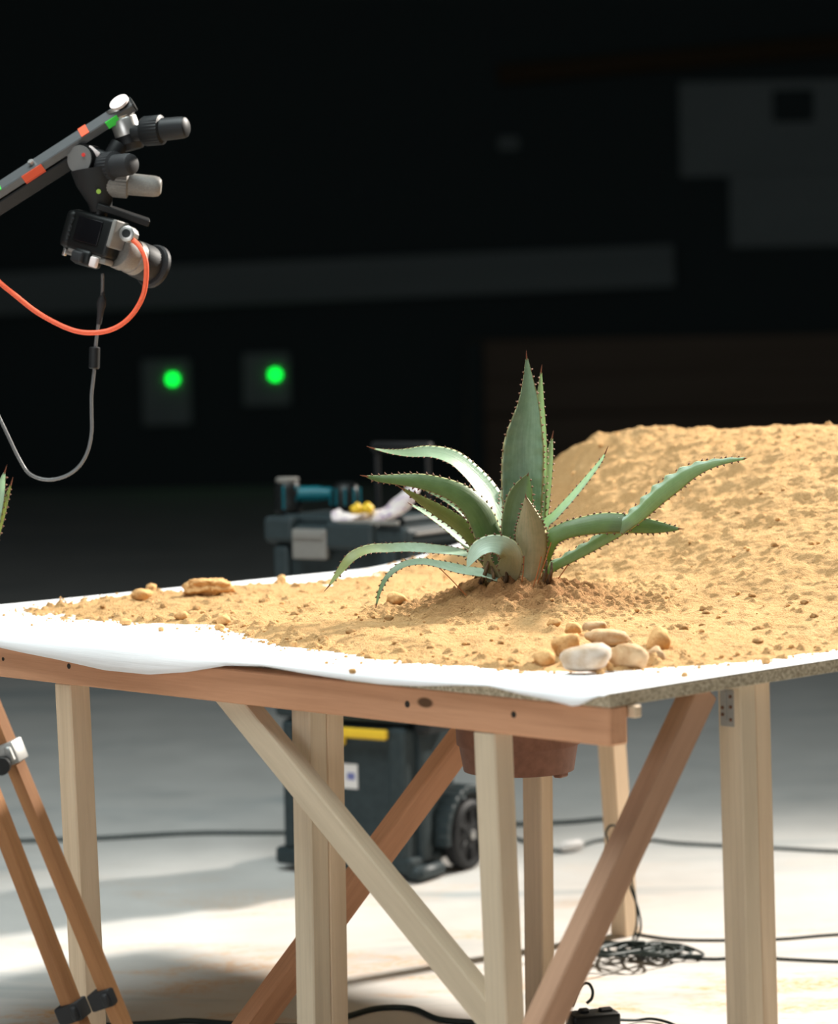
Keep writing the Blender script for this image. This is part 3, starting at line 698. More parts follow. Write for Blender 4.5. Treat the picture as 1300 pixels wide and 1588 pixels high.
L([(836, 880), (852, 838), (872, 824), (898, 816), (936, 810), (974, 811), (1014, 816), (1040, 819), (1054, 820)], [26, 28, 28, 30, 34, 31, 22, 11, 4], -.03, -.08, (-.15, .3, .95), (0, .3, .95), dk, fold=-.26, seed=16, spine=.014)
L([(795, 870), (788, 830), (783, 800), (780, 775), (778, 760)], [26, 28, 24, 17, 4], .05, .07, (.5, .6, .7), (.5, .6, .7), pal, seed=17, spine=0, teeth=.006)
L([(770, 902), (762, 885), (757, 868), (760, 852)], [26, 22, 14, 5], -.03, -.05, (-.3, .2, 1), (-.3, .2, 1), dus, seed=18, spine=0)
# core
bm = NB(); s = DB/FPX
prof = [(.046, -.05), (.056, -.02), (.058, .005), (.053, .025), (.042, .045), (.030, .065), (.02, .09), (.006, .11)]
lathe(bm, prof, 30)
from mathutils import noise as mn
for v in bm.verts:
    k = 1+.22*mn.noise(v.co*45)+.1*mn.noise(v.co*120); v.co.x *= k; v.co.y *= k
obj('stem', bm, M['fibre'], ag, Matrix.Translation(AG+Vector((-.004, 0, -.01))), smooth='all', label='fibrous brown base')
for i, (x0, y0, x1, y1, w) in enumerate(((745, 905, 758, 868, 9), (765, 908, 762, 878, 8), (850, 905, 856, 872, 8), (842, 908, 848, 868, 7), (780, 912, 786, 885, 9))):
    bm = NB(); dd = -.045 if x0 > 790 or i == 4 else -.04
    tube(bm, [at(x0, y0, DB+dd), at((x0+x1)/2+2, (y0+y1)/2, DB+dd-.008), at(x1, y1, DB+dd)], lambda t, w=w: w*s*.5*(1-.6*t), 7)
    obj('dry_leaf_stub', bm, M['fibre'], ag, smooth='all')
for i, (x0, y0, x1, y1, dd, lab) in enumerate(((809, 906, 813, 862, -.085, 'thin red-brown dry needle standing upright before the plant'), (827, 910, 840, 863, -.08, 'dry needle leaning at the right front of the plant'),
        (834, 903, 855, 841, -.07, 'tallest dry needle, leaning right beside the plant'), (718, 918, 683, 882, -.1, 'dry needle lying below the low left leaves'), (866, 897, 885, 869, -.02, 'dry needle poking from the sand right of the plant'))):
    p0 = at(x0, y0, DB+dd); u, v = uv_of(p0); p1 = at(x1, y1, DB+dd)
    dr = (p1-p0).normalized(); bm = NB()
    tube(bm, [p0-dr*.01, (p0+p1)/2+Vector((.001, 0, 0)), p1], .0011, 6); tag(obj('dry_needle', bm, M['needle']), lab, 'needle', 'dry needles around the plant')

# second agave, mostly outside the frame at left
AG2 = onz(-70, 962, .93)
ag2 = empty('agave', AG2, 'agave at the left picture edge, only its leaf tips in view', 'agave plant')
DBs = DB; DB = AG2.y
for pts, w, n0, m in (([(-60, 950), (-40, 880), (-20, 820), (-4, 770), (7, 733)], [30, 36, 34, 22, 3], (.3, .2, 1), 'leaf_pale'), ([(-58, 950), (-35, 890), (-12, 840), (5, 790), (17, 752)], [26, 30, 26, 16, 3], (-.4, .4, .9), 'leaf_olive'),
                      ([(-62, 950), (-75, 870), (-85, 790), (-90, 700)], [30, 44, 34, 3], (0, .2, 1), 'leaf'), ([(-66, 950), (-110, 880), (-160, 830), (-220, 810)], [28, 34, 28, 3], (0, .6, .8), 'leaf'),
                      ([(-64, 952), (-95, 920), (-130, 905), (-180, 915)], [22, 24, 18, 3], (0, .7, .6), 'leaf_pale'), ([(-58, 950), (-48, 860), (-45, 800), (-38, 740)], [26, 34, 26, 3], (0, .1, 1), 'leaf')):
    leaf(ag2, pts, w, 0, .02, n0, n0, M[m], seed=len(pts)+w[1])
bm = NB(); lathe(bm, [(.04, -.01), (.042, .01), (.03, .04), (.01, .08)], 20); obj('stem', bm, M['fibre'], ag2, Matrix.Translation(AG2), smooth='all')
DB = DBs

# pot hanging under the table
pz = at(800, 1197, DB).z+.004
bm = NB(); lathe(bm, [(.03, .012), (.106, .012), (.108, 0), (.113, .001), (.122, .055), (.1265, .0555), (.135, .28), (.134, .282)], 48)
e = empty('plant_pot', Vector((AG.x-.004, AG.y, pz)), 'terracotta-brown plant pot hanging through the table below the agave', 'plant pot')
obj('pot_body', bm, M['terracotta'], e, Matrix.Translation((AG.x-.004, AG.y, pz)), smooth=True)
bm = NB()
for k in range(4):
    a = -.6+k*PI/2; box(bm, .03, .02, .012, (.100*math.cos(a), .100*math.sin(a), -.002), bev=.003, rot=Matrix.Rotation(a+PI/2, 3, 'Z'))
obj('pot_foot', bm, M['terracotta'], e, Matrix.Translation((AG.x-.004, AG.y, pz)))

# ------------------------------------------------------------------ rolling tool chest
near = onz(640, 1371, 0); ang = math.radians(-32)
ax = Vector((math.cos(ang), math.sin(ang), 0)); ay = Vector((-math.sin(ang), math.cos(ang), 0))
cw, cdp = .46, .28
org = near - ax*cw/2 + ay*cdp/2
print('toolbox', near, org)
ch_ = empty('tool_chest', org, 'black stacked tool chest on wheels with yellow latch, standing behind the table', 'tool chest', rz=ang)
WT = XF[ch_]
sc_ = near.y/FPX
def zpx(y, ref=near): return H-(y-HZ+ROLL*0)*ref.y/FPX
def part(name, boxes, m, parent=ch_, label=None, extra=None, smooth=False):
    bm = NB()
    for (sx, sy, sz, c, bv) in boxes: box(bm, sx, sy, sz, c, bev=bv, seg=2)
    if extra: extra(bm)
    return obj(name, bm, m, parent, WT, label=label, smooth=smooth)
hw, hd = cw/2, cdp/2
part('lower_bin', [(cw-.03, cdp-.03, .40, (0, 0, .235), .018), (cw, cdp*.6, .05, (0, -.06, .045), .012), (.035, .03, .36, (-hw+.05, -hd+.012, .25), .008), (.06, .035, .38, (hw-.045, -hd+.015, .24), .012), (.035, .05, .38, (hw-.012, -.06, .24), .01)], M['toolblack'])
part('middle_case', [(cw-.01, cdp, .10, (0, 0, .49), .016), (cw+.012, cdp+.012, .02, (0, 0, .545), .006)], M['toolblack'])
part('upper_case', [(cw-.02, cdp-.02, .40, (0, 0, .755), .02), (.05, .03, .36, (-hw+.05, -hd+.0, .75), .01), (.05, .03, .36, (hw-.05, -hd+.0, .75), .01)], M['toolblack'])
top = 1.012
part('lid', [(cw+.02, cdp+.02, .055, (0, 0, top-.05), .016), (cw-.05, cdp-.06, .03, (0, .0, top-.012), .01), (.10, .05, .07, (-hw+.05, -hd, top-.035), .012), (.16, .05, .08, (.06, -hd-.004, top-.05), .014)], M['toolblack'])
part('grey_latch', [(.115, .022, .085, (-.07, -hd-.022, top-.075), .006), (.10, .01, .02, (-.07, -hd-.033, top-.05), .003)], M['toolgrey'], label='grey front latch')
part('trim_strip', [(.014, cdp*.8, .010, (hw+.012, 0, top-.045), .003), (.20, .012, .012, (.12, -hd-.018, top-.012), .003)], M['toolgrey'])
part('yellow_latch', [(.27, .02, .028, (.03, -hd-.014, .412), .006), (.09, .022, .05, (-.02, -hd-.014, .400), .008)], M['yellow'], label='yellow plastic latch')
part('sticker', [(.055, .002, .07, (.02, -hd+.013, .285), .0006)], M['offwhite'], label='white paper label')
part('sticker_print', [(.026, .001, .02, (.026, -hd+.0115, .285), .0003)], mat('blue_print', (.15, .16, .35), .6), label='small blue mark on the label')
part('side_handle', [(.05, .20, .06, (hw+.02, -.02, .44), .016)], M['greyplas'])
def fender(bm):
    n = 14; P = []
    for k in range(n+1):
        a = PI*(.0+1.05*k/n); P.append((.125*math.cos(a), .125*math.sin(a)))
    for k in range(n):
        a = (P[k][0]+P[k+1][0])/2, (P[k][1]+P[k+1][1])/2; th = math.atan2(P[k+1][1]-P[k][1], P[k+1][0]-P[k][0])
        box(bm, .07, math.hypot(P[k+1][0]-P[k][0], P[k+1][1]-P[k][1])*1.15, .022, (hw+.005, hd-.02+a[0]*1, .105+a[1]), bev=.004, rot=Matrix.Rotation(th, 3, 'X'))
    box(bm, .06, .14, .04, (hw+.0, -.03-.04, .025), bev=.012)
part('wheel_arch', [], M['toolblack'], extra=fender, smooth=True)
for sx in (1, -1):
    c = Vector((sx*(hw+.018), hd-.02, .1)); q = WT @ Matrix.Translation(c) @ Matrix.Rotation(PI/2*sx, 4, 'Y')
    bm = NB(); lathe(bm, [(.05, -.024), (.085, -.024), (.098, -.016), (.1, 0), (.098, .016), (.088, .024), (.078, .024), (.074, .012), (.05, .012), (.03, .018), (.02, .02)], 40)
    for k in range(6):
        a = k*PI/3; box(bm, .04, .012, .012, (.052*math.cos(a), .052*math.sin(a), .016), bev=.003, rot=Matrix.Rotation(a, 3, 'Z'))
    w = obj('wheel', bm, M['rubber'], ch_, q, smooth=True)
    bm = NB(); lathe(bm, [(.013, .018), (.013, .026), (.006, .03)], 16); obj('hub_cap', bm, M['silver'], w, q, smooth=True)
def hnd(bm):
    z0, z1 = top+.005, top+.185
    def tb_(p, q, r): tube(bm, [p, (Vector(p)+Vector(q))/2, q], r, 8)
    tb_((-.025, hd-.02, .5), (-.025, hd-.02, z1), .009); tb_((.145, hd-.02, .5), (.145, hd-.02, z1), .009)
    box(bm, .20, .035, .03, (.06, hd-.02, z1), bev=.010, seg=2)
part('pull_handle', [], M['greyplas'], extra=hnd, smooth=True, label='telescopic pull handle')
# things lying on the lid
def lpos(px, py, loc_y=0.0):
    """point on the lid plane through the pixel"""
    return onz(px, py, top+.003)
Zl = top+.005
WTi = WT.inverted()
def onlid(px, py, ly):
    # intersection with the vertical plane local y = ly
    p0 = WT @ Vector((0, ly, 0)); return onplane(px, py, p0, ay)
pl = onlid(447, 796, -.06); pl.z = Zl
dr = empty('cordless_drill', pl, 'teal and black cordless drill lying on the tool chest', 'drill')
X1, Z1 = R0, Vector((0, 0, 1))
s7 = pl.y/FPX
bm = NB(); cyl(bm, pl, pl+Z1*.088, [(.036, 0), (.041, .006), (.041, .03), (.038, .035), (.04, .06), (.034, .082), (.030, .088)], 28); obj('battery_foot', bm, M['black'], dr, smooth=True)
bm = NB(); cyl(bm, pl+Z1*.086, pl+Z1*.100, [(.031, 0), (.033, .003), (.033, .011), (.030, .014)], 28); obj('end_cap', bm, M['toolgrey'], dr, smooth=True, label='grey end cap')
bm = NB()
for dx in (-.012, .03): box(bm, .008, .012, .07, (pl+Vector((dx*.8, -.037 if dx < 0 else -.024, .044))), bev=.003)
obj('stripe', bm, M['teal'], dr, label='teal stripe')
q0 = pl+Vector((.030, -.005, .052)); q1 = pl+Vector((.140, -.02, .052))
bm = NB(); cyl(bm, q0, q1, [(.022, 0), (.022, .06), (.019, .08), (.019, .115)], 24); obj('grip', bm, M['teal'], dr, smooth=True, label='teal grip')
q2 = pl+Vector((.165, -.022, .046))
bm = NB(); cyl(bm, q2-Z1*.045+X1*0, q2+Z1*.040, [(.03, 0), (.040, .008), (.044, .03), (.043, .055), (.034, .075), (.018, .085)], 28); obj('motor_housing', bm, M['black'], dr, smooth=True)
bm = NB()
for k in range(5):
    a = -PI/2+(k-2)*.62; box(bm, .007, .007, .05, q2+Vector((.0435*math.cos(a), .0435*math.sin(a), -.002)), bev=.002, rot=Matrix.Rotation(a, 3, 'Z'))
obj('vent_rib', bm, M['teal'], dr, label='teal ribs')
# gloves
def cloth(pts, ws, name, m, label, parent=None, fl=.5):
    P = spline(pts, 26); Wd = spline([(w, 0, 0) for w in ws], 26); bm = NB(); rows = []
    for i, p in enumerate(P):
        t = (P[min(i+1, 26)]-P[max(0, i-1)]).normalized(); sd = t.cross(Vector((0, -.6, 1))).normalized(); nr = sd.cross(t)
        rows.append([bm.verts.new(p+sd*Wd[i].x*math.cos(a)+nr*Wd[i].x*fl*math.sin(a)*(1+.25*math.sin(3*a+i*.6))) for a in [2*PI*k/14 for k in range(14)]])
    for i in range(26):
        for k in range(14): bm.faces.new((rows[i][k], rows[i][(k+1) % 14], rows[i+1][(k+1) % 14], rows[i+1][k]))
    bm.faces.new(rows[0][::-1]); bm.faces.new(rows[-1])
    return obj(name, bm, m, parent, smooth='all', label=label)
gy = -.13
g0 = onlid(600, 800, gy)
gl = empty('work_gloves', Vector((g0.x, g0.y, Zl)), 'patterned pale work gloves with yellow tips on the tool chest', 'gloves')
cloth([onlid(520, 792, gy), onlid(528, 803, gy), onlid(545, 805, gy), onlid(570, 802, gy)], [.014, .026, .020, .012], 'cuff', M['glove'], None, gl)
cloth([onlid(560, 803, gy), onlid(590, 800, gy), onlid(615, 788, gy), onlid(635, 768, gy), onlid(648, 760, gy)], [.018, .032, .038, .034, .014], 'palm', M['glove'], None, gl)
for (x0, y0) in ((551, 789), (567, 788)):
    cloth([onlid(x0-4, y0+6, gy-.03), onlid(x0, y0, gy-.03), onlid(x0+5, y0+1, gy-.03), onlid(x0+8, y0+7, gy-.03)], [.008, .015, .015, .008], 'fingertip', M['yellow'], 'yellow fingertip', gl, .9)

# ------------------------------------------------------------------ jib arm, head and camera
YR = 6.0; sr = YR/FPX
def P(px, py, d=0): return at(px, py, YR+d)
jib = empty('jib_arm', P(-60, 330), 'grey metal boom arm reaching in from the left with coloured tape', 'boom arm')
def bar(p0, p1, w, h, up, m, name, parent, label=None, bev=.002):
    z = (p1-p0).normalized(); y = (up-z*up.dot(z)).normalized(); x = y.cross(z)
    bm = NB(); box(bm, w, h, (p1-p0).length, bev=bev)
    W = Matrix.Translation((p0+p1)/2) @ Matrix((x, y, z)).transposed().to_4x4()
    return obj(name, bm, m, parent, W, label=label), W
upv = camvec((-.40, .62, .62))
b0, b1 = P(-300, 488, .0), P(206, 161, 0)
ub, WU = bar(b0, b1, .036, .019, upv, M['greyalu'], 'boom', jib)
axb = (b1-b0).normalized(); ups = (upv-axb*upv.dot(axb)).normalized(); fr = axb.cross(ups)
if fr.dot(F) > 0: fr = -fr     # toward the viewer
lb, WL = bar(P(-300, 488)-ups*.028, P(100, 236)-ups*.0225, .030, .030, upv, M['black'], 'lower_boom', jib, 'black lower bar')
def onbar(px, py, off): return onplane(px, py, (b0+b1)/2+off, F)
c = P(178, 152)+ups*.006; cc = b1-axb*.022+ups*.0095-fr*.002
bm = NB(); cyl(bm, cc, cc+ups*.007, .017, 32); k1 = obj('washer', bm, M['black'], jib, smooth=True)
bm = NB(); cyl(bm, cc+ups*.007, cc+ups*.013, .0215, 32); obj('cap', bm, M['pinkwhite'], k1, smooth=True, label='pale round cap')
bar(b1-axb*.003, b1+axb*.003, .037, .020, upv, M['black'], 'end_plate', jib)
def tape(t0, t1, m, lab, faces='fu', parent=jib):
    bm = NB(); W = Matrix.Translation(b0) @ Matrix((fr, ups, axb)).transposed().to_4x4(); Lb = (b1-b0).length
    if 'f' in faces: box(bm, .0012, .0185, (t1-t0)*Lb, (.0185, 0, (t0+t1)/2*Lb))
    if 'u' in faces: box(bm, .036, .0012, (t1-t0)*Lb, (0, .0101, (t0+t1)/2*Lb))
    if 'l' in faces: box(bm, .0012, .030, (t1-t0)*Lb, (.0165, -.0262, (t0+t1)/2*Lb))
    return obj('tape', bm, m, jib, W, label=lab)
tape(.915, .950, M['greentape'], 'bright green tape', 'f'); tape(.66, .72, M['redtape'], 'red tape', 'fl'); tape(.845, .868, M['redtape'], 'red tape strip', 'u'); tape(.575, .60, M['greentape'], 'bright green tape', 'u')
bb = b0+axb*((b1-b0).length*.70)+ups*.0095; bm = NB(); cyl(bm, bb, bb+ups*.009, .007, 6); obj('bolt', bm, M['silver'], jib)

hd_ = empty('geared_mount', P(190, 200), 'black geared mount with ribbed knobs clamped under the boom end', 'camera mount')
def pc(name, p0, p1, prof, m, ribs=None, seg=32, label=None, parent=hd_):
    bm = NB(); cyl(bm, p0, p1, prof, seg, ribs); return obj(name, bm, m, parent, smooth=True, label=label)
# silver ribbed neck
q0 = P(184, 166, .010); q1 = P(199, 208, .016); LL = (q1-q0).length
pc('neck', q0, q1, [(.028, 0), (.0285, LL*.12), (.026, LL*.16), (.0285, LL*.22), (.026, LL*.28), (.029, LL*.34), (.0265, LL*.40), (.029, LL*.46), (.0285, LL)], M['silver'], label='silver ribbed neck')
q0 = P(199, 203, .026); q1 = P(207, 232, .026); LL = (q1-q0).length
pc('pivot_housing', q0, q1, [(.0305, 0), (.0325, .006), (.0325, LL*.7), (.022, LL)], M['greyplas'])
def knob(c0, c1, r, m, ribr=None, name='knob', dep=-.03, label=None):
    a = P(*c0, 0); b = P(*c1, dep); Lk = (b-a).length
    prof = [(r*1.0, 0), (r*1.15, Lk*.06), (r*1.15, Lk*.42), (r*.88, Lk*.45), (r*.84, Lk*.88), (r*.76, Lk*.96), (r*.55, Lk)]
    return pc(name, a, b, prof, m, ribs=(1, 2, .955), seg=56, label=label)
pc('knob_shaft', P(205, 208), P(236, 202, -.01), .017, M['greyplas'])
knob((222, 204), (291, 197), .0275, M['greyplas'], dep=-.035)
# lower body
pc('dial', P(123, 247, -.02), P(146, 250, .03), [(.0, 0), (.026, 0), (.031, .002), (.0325, .006), (.0325, .05)], mat('matt_black', (.006, .006, .006), .85, spec=.05), label='round dial face')
d0 = P(123, 247, -.021); dd = (P(146, 250, .03)-P(123, 247, -.02)).normalized()
pc('dial_ring', d0-dd*.001, d0+dd*.003, [(.027, 0), (.0295, 0), (.0295, .004), (.027, .004)], M['silver'])
pc('red_mark', P(129, 240, -.030), P(131, 241, -.018), .004, M['reddot'], label='small red mark')
bm = NB(); box(bm, .075, .055, .05, bev=.012, seg=3)
obj('body', bm, M['greyplas'], hd_, Matrix.Translation(P(158, 252, .01)) @ Matrix.Rotation(.35, 4, 'Y'), smooth=True)
bm = NB(); box(bm, .03, .02, .012, bev=.004, seg=2)
obj('highlight_plate', bm, M['pinkwhite'], hd_, Matrix.Translation(P(146, 235, -.012)) @ Matrix.Rotation(.7, 4, 'Y'), smooth=True, label='pale plate standing in for a highlight')  # added plate: its pale colour paints the bright highlight on the body
pc('yoke', P(186, 222, .01), P(165, 258, .005), .019, M['greyplas'])
knob((160, 260), (206, 254), .0275, M['rubber'], dep=-.06)
q = knob((160, 282), (250, 290), .0265, M['toolgrey'], dep=.0, label='grey ribbed knob')
bm = NB(); cyl(bm, P(148, 262, .005), P(157, 326, .005), [(.052, 0), (.045, .03), (.026, .07), (.023, .09)], 24); obj('cone', bm, M['greyplas'], hd_, smooth=True)
pc('level_bubble', P(153, 297, -.04), P(153, 297, -.028), .005, mat('level_green', (.3, .45, .08), .3), label='green level bubble')
def plate():
    a, b = P(150, 318, -.01), P(231, 345, .01)
    return bar(a, b, .045, .014, camvec((.3, 1, .2)), M['greyplas'], 'quick_release_plate', hd_)
plate()


cm = empty('photo_camera', P(150, 375), 'black photo camera hanging upside down under the boom head', 'camera')
# body frame: z axis local to image-up slightly tilted, width axis to the right
yaw = Matrix.Rotation(math.radians(-38), 4, 'Z'); tilt = Matrix.Rotation(math.radians(8), 4, 'Y')
CB = Matrix.Translation(P(147, 364, .0)) @ Matrix.Rotation(math.radians(17), 4, 'Y') @ Matrix.Rotation(math.radians(-35), 4, 'Z')
# local: -y faces the viewer (camera back), +y lens direction rotated to the right
def cp(name, lst, m, label=None, smooth=True, parent=None, extra=None):
    bm = NB()
    for (sx, sy, sz, c, bv) in lst: box(bm, sx, sy, sz, c, bev=bv, seg=3)
    if extra: extra(bm)
    return obj(name, bm, m, parent or cm, CB, label=label, smooth=smooth)
body = cp('body', [(.125, .045, .085, (0, 0, 0), .010), (.03, .062, .082, (-.058, .004, -.002), .013), (.05, .05, .035, (-.0, -.002, -.052), .010)], M['black'])
cp('screen', [(.070, .004, .052, (.0, -.0235, .004), .0015)], M['lcd'], 'dark rear screen', parent=body)
cp('eyepiece', [(.030, .016, .024, (-.004, -.028, -.054), .005)], M['rubber'], 'rubber eyepiece', parent=body)
def rim(bm): 
    for k in range(7): box(bm, .006, .004, .006, (-.050+.002*(k % 2), -.0245, .028-.009*k), bev=.0015)
cp('button', [], M['greyplas'], extra=rim, parent=body)
cp('top_plate', [(.095, .036, .008, (.0, .0, -.044), .003), (.03, .03, .014, (.045, 0, -.048), .005), (.02, .02, .012, (-.055, .005, -.05), .004)], M['toolgrey'], 'grey top plate with dials')
cp('hot_shoe_cover', [(.018, .012, .022, (.036, -.020, -.056), .003)], M['pinkwhite'], 'pale shoe cover')
cp('strap_lug', [(.008, .008, .016, (-.068, 0, -.052), .002)], M['silver'])
cp('side_grip', [(.012, .045, .06, (.062, .0, .012), .004)], M['toolgrey'], 'pale side cover')
bm = NB(); cyl(bm, P(158, 312, .004), P(152, 348, .004), .017, 24); obj('mount_foot', bm, M['black'], cm, smooth=True)
# dial at (200,355)
a = P(196, 362, -.055); b = P(205, 366, -.02)
bm = NB(); cyl(bm, a, b, [(.012, 0), (.0165, .002), (.0175, .006), (.0175, .03)], 28, ribs=(2, 3, .95)); obj('mode_dial', bm, M['silver'], cm, smooth=True, label='silver dial')
bm = NB(); cyl(bm, a-(b-a).normalized()*.003, a, .009, 20); obj('dial_button', bm, M['black'], cm, smooth=True)
# lens
l0 = P(182, 388, -.01); l1 = P(240, 414, .075); ll = (l1-l0).length
bm = NB(); cyl(bm, l0, l0+(l1-l0)*.55, [(.036, 0), (.038, .004), (.038, .02), (.035, .022), (.035, .04), (.037, .042), (.037, ll*.55)], 40); ln = obj('lens', bm, M['toolgrey'], cm, smooth=True, label='silver-grey lens barrel')
bm = NB(); cyl(bm, l0+(l1-l0)*.5, l0+(l1-l0)*.88, [(.037, 0), (.039, .003), (.039, ll*.3), (.036, ll*.38)], 64, ribs=(1, 2, .965)); obj('zoom_ring', bm, M['rubber'], ln, smooth=True)
dl_ = (l1-l0).normalized(); e0 = l0+(l1-l0)*.88
bm = NB(); cyl(bm, e0, l1, [(.034, 0), (.043, .001), (.047, .006), (.047, ll*.12), (.040, ll*.12+.002), (.036, ll*.12-.006)], 48); obj('lens_hood', bm, M['rubber'], ln, smooth=True)
bm = NB(); cyl(bm, l1-dl_*.012, l1-dl_*.008, .036, 40); obj('front_glass', bm, M['glass'], ln, smooth=True)

bm = NB(); tube(bm, [P(*p, d) for p, d in (((206, 372), -.05), ((216, 382), -.062), ((225, 400), -.07), ((227, 425), -.07), ((222, 458), -.065), ((205, 488), -.06), ((180, 508), -.055), ((148, 516), -.055), ((110, 511), -.055), ((60, 486), -.05), ((20, 455), -.05), ((-5, 434), -.05), ((-60, 380), -.03), ((-120, 352), .0))], .0052, 12, 110)
e = obj('orange_cable', bm, M['orangecable'], smooth='all'); tag(e, 'orange-red cable looping down from the hanging camera', 'cable')
cb = empty('grey_cable', P(146, 540), 'thin grey cable with ferrite block hanging from the camera', 'cable')
bm = NB(); tube(bm, [P(*p) for p in ((159, 424), (159, 448), (157, 470), (153, 500), (149, 530), (147, 560), (145, 585), (142, 612), (142, 640), (142, 670), (136, 700), (122, 724), (100, 739), (72, 744), (46, 735), (30, 712), (12, 675), (0, 650), (-40, 570), (-90, 500))], .0036, 12, 130); obj('cord', bm, M['greycable'], cb, smooth='all')
bm = NB(); cyl(bm, P(160, 452), P(153, 505), [(.003, 0), (.0045, .004), (.004, .008), (.009, .016), (.010, .03), (.007, .042), (.005, .07)], 20); obj('plug', bm, M['rubber'], cb, smooth=True)
bm = NB(); cyl(bm, P(147, 538), P(146, 572), [(.009, 0), (.0115, .002), (.0115, .044), (.009, .046)], 24); obj('ferrite', bm, M['greyplas'], cb, smooth=True, label='dark ferrite cylinder')

# ------------------------------------------------------------------ wooden tripod (one visible leg)
YTp = 4.95
tp = empty('tripod', at(170, 1700, YTp), 'varnished wooden tripod leg with metal clamps crossing the lower left corner', 'tripod')
def tp_stud(x0, y0, x1, y1, w, d, dd, dd2=0):
    p0 = at(x0, y0, YTp+dd); p1 = at(x1, y1, YTp+dd2+dd); dr = (p1-p0).normalized(); p1 = p0+dr*((.04-p0.z)/dr.z)
    stud('leg_spar', p1, p0, w, d, M['tripodwood'], tp, camvec((-.6, 0, .8)), bev=.003); return p0, p1, dr
pa0, pa1, da = tp_stud(-130, 810, 178, 1560, .030, .026, 0)
pb0, pb1, db = tp_stud(-180, 800, 112, 1560, .030, .030, .06)
def clamp(px, py, w, h, dd, m, lab=None, rl=0):
    c = at(px, py, YTp+dd); z = da; x = camvec((1, 0, .3)); x = (x-z*x.dot(z)).normalized(); y = z.cross(x)
    bm = NB(); box(bm, w, .042, h, bev=.004, seg=2); box(bm, .012, .012, h*.7, (w*.3, -.026 if y.dot(F) > 0 else .026, 0), bev=.003)
    return obj('clamp', bm, m, tp, Matrix.Translation(c) @ Matrix((x, y, z)).transposed().to_4x4(), smooth=True, label=lab)
clamp(113, 1568, .050, .034, .06, M['rubber']); clamp(162, 1547, .046, .032, 0, M['rubber'])
clamp(14, 1168, .048, .040, 0, M['zinc'], 'grey metal clamp')
bm = NB(); c = at(4, 1186, YTp-.03); cyl(bm, c, c+Vector((.0, -.022, 0)), .016, 20); obj('clamp_knob', bm, M['black'], tp, smooth=True)
bm = NB(); cyl(bm, Vector((pa1.x, pa1.y, 0)), pa1+Vector((0, 0, .03)), .02, 16); obj('foot', bm, M['rubber'], tp, smooth=True)
bm = NB(); cyl(bm, Vector((pb1.x, pb1.y, 0)), pb1+Vector((0, 0, .03)), .02, 16); obj('foot', bm, M['rubber'], tp, smooth=True)

# ------------------------------------------------------------------ cables and adapter on the floor
def fl(px, py, z=.006): return onz(px, py, z)
def fcable(pts, r, label, n=None):
    bm = NB(); tube(bm, [fl(x, y, r+.0005) if len((x, y)) == 2 else 0 for x, y in pts], r, 8, n or len(pts)*8)
    return tag(obj('floor_cable', bm, M['cable'], smooth='all'), label, 'cable', 'cables on the floor')
fcable([(-200, 1312), (0, 1305), (150, 1300), (300, 1292), (460, 1291), (640, 1283), (860, 1276), (940, 1270), (1000, 1272)], .0065, 'far dark cable crossing the floor behind the tool chest')
fcable([(800, 1300), (860, 1318), (890, 1316), (930, 1303), (1000, 1302), (1060, 1308), (1180, 1314), (1300, 1320), (1500, 1326)], .005, 'dark cable with a pale connector, behind the back legs')
fcable([(985, 1448), (1040, 1456), (1110, 1458), (1210, 1456), (1300, 1449), (1500, 1440)], .0035, 'thin cable running right from the top of the tangle')
fcable([(1010, 1476), (1060, 1484), (1110, 1487), (1160, 1483), (1215, 1487), (1300, 1491), (1500, 1498)], .0035, 'thin cable running right from the bottom of the tangle')
fcable([(-60, 1600), (230, 1587), (290, 1583), (340, 1586), (420, 1592), (500, 1590), (545, 1574), (590, 1563), (640, 1564), (680, 1580), (730, 1585), (780, 1588), (880, 1596)], .0062, 'black cable snaking along the floor under the table front')
cn0, cn1 = fl(868, 1314, .02), fl(922, 1306, .02)
bm = NB(); cyl(bm, cn0, cn1, [(.006, 0), (.014, .012), (.016, .03), (.016, .07), (.008, .085)], 16); tag(obj('cable_connector', bm, M['offwhite'], smooth=True), 'pale plug connector on the dark cable behind the back legs', 'connector')
rnd = random.Random(11); pts = []
for k in range(64):
    a = k*1.9+rnd.uniform(-.6, .6); f = k/63; cx = 965+(80*f if k > 20 else 0)+rnd.uniform(-12, 12); rx = 30*(1-.2*f)+rnd.uniform(0, 22)
    pts.append(onz(cx+rx*math.cos(a), 1470+12*math.sin(a)*(1-.2*f)+rnd.uniform(-3, 3)+4*f, .012+rnd.uniform(0, .045)*(1-f)))
bm = NB(); tube(bm, pts, .0036, 6, 64*8); tag(obj('cable_tangle', bm, M['cable'], smooth='all'), 'tangled heap of thin black cable at the foot of the back leg', 'cable')
YL = fl(965, 1455).y
bm = NB(); tube(bm, [at(x, y, YL-.06) for x, y in ((985, 1462), (994, 1440), (990, 1410), (975, 1370), (960, 1330), (945, 1305), (940, 1292), (948, 1280), (962, 1290), (972, 1340), (985, 1390), (988, 1430), (980, 1465))], .003, 6, 110)
tag(obj('cable_loop', bm, M['cable'], smooth='all'), 'thin cable loop hooked up on the back leg above the tangle', 'cable')
pa = fl(920, 1598, 0)
ad = empty('power_adapter', pa, 'black power adapter on the floor beneath the reddish brace', 'power adapter', rz=.3)
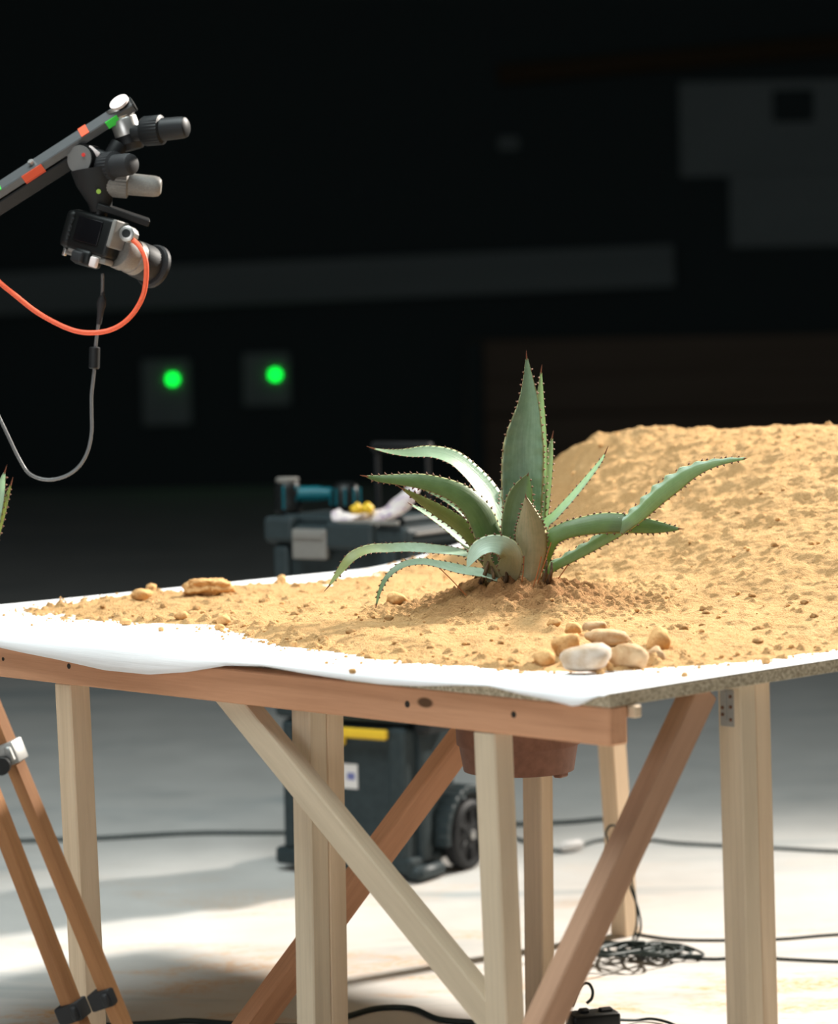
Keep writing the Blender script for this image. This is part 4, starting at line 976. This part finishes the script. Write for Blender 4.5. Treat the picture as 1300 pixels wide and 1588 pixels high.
bm = NB(); box(bm, .11, .06, .042, (0, 0, .021), bev=.008, seg=3); obj('housing', bm, M['black'], ad, XF[ad], smooth=True)
bm = NB(); box(bm, .03, .02, .008, (.028, -.005, .045), bev=.003); box(bm, .022, .02, .010, (-.02, 0, .045), bev=.003); obj('socket', bm, M['greyplas'], ad, XF[ad])
bm = NB(); tube(bm, [at(910, 1556, pa.y), at(918, 1548, pa.y), at(919, 1535, pa.y), at(912, 1525, pa.y+.02), at(900, 1530, pa.y+.05), at(888, 1560, pa.y+.08)], .0035, 8); obj('lead', bm, M['cable'], ad, smooth='all')
bm = NB(); tube(bm, [at(950, 1581, pa.y), fl(985, 1582), fl(1010, 1580), fl(1035, 1585), fl(1060, 1596), fl(1090, 1605)], .0035, 8); obj('lead', bm, M['cable'], ad, smooth='all')

# ------------------------------------------------------------------ light
def aim(o, target): o.rotation_euler = (Vector(target)-o.location).to_track_quat('-Z', 'Y').to_euler()
def lamp(kind, name, loc, target, energy, col, **k):
    l = bpy.data.lights.new(name, kind); l.energy = energy; l.color = col
    for a, v in k.items(): setattr(l, a, v)
    o = bpy.data.objects.new(name, l); COL.objects.link(o); o.location = loc; aim(o, target); return o
lamp('SPOT', 'key_spot', (7.8, 12.3, 7.1), (.0, 4.9, .3), 20500, (1, .93, .84), spot_size=math.radians(35), spot_blend=1, shadow_soft_size=.42)
lamp('AREA', 'overhead_fill', (-1.0, 5.2, 5.4), (-.4, 5.4, 0), 370, (.88, .98, .98), shape='RECTANGLE', size=3.2, size_y=3.2)  # added soft fill over the table, source unseen
lamp('AREA', 'front_fill', (-4.2, -2.2, 2.2), (0, 5, .5), 165, (.95, .98, 1), shape='RECTANGLE', size=3.5, size_y=3.0)  # added fill from behind the camera to brighten the front faces
w = bpy.data.worlds.new('hall'); scn.world = w; w.use_nodes = True
bg = w.node_tree.nodes['Background']; bg.inputs[0].default_value = (.5, .62, .65, 1); bg.inputs[1].default_value = .014
scn.view_settings.view_transform = 'Standard'; scn.view_settings.look = 'None'; scn.view_settings.exposure = 0; scn.view_settings.gamma = 1
scn.view_settings.use_curve_mapping = False
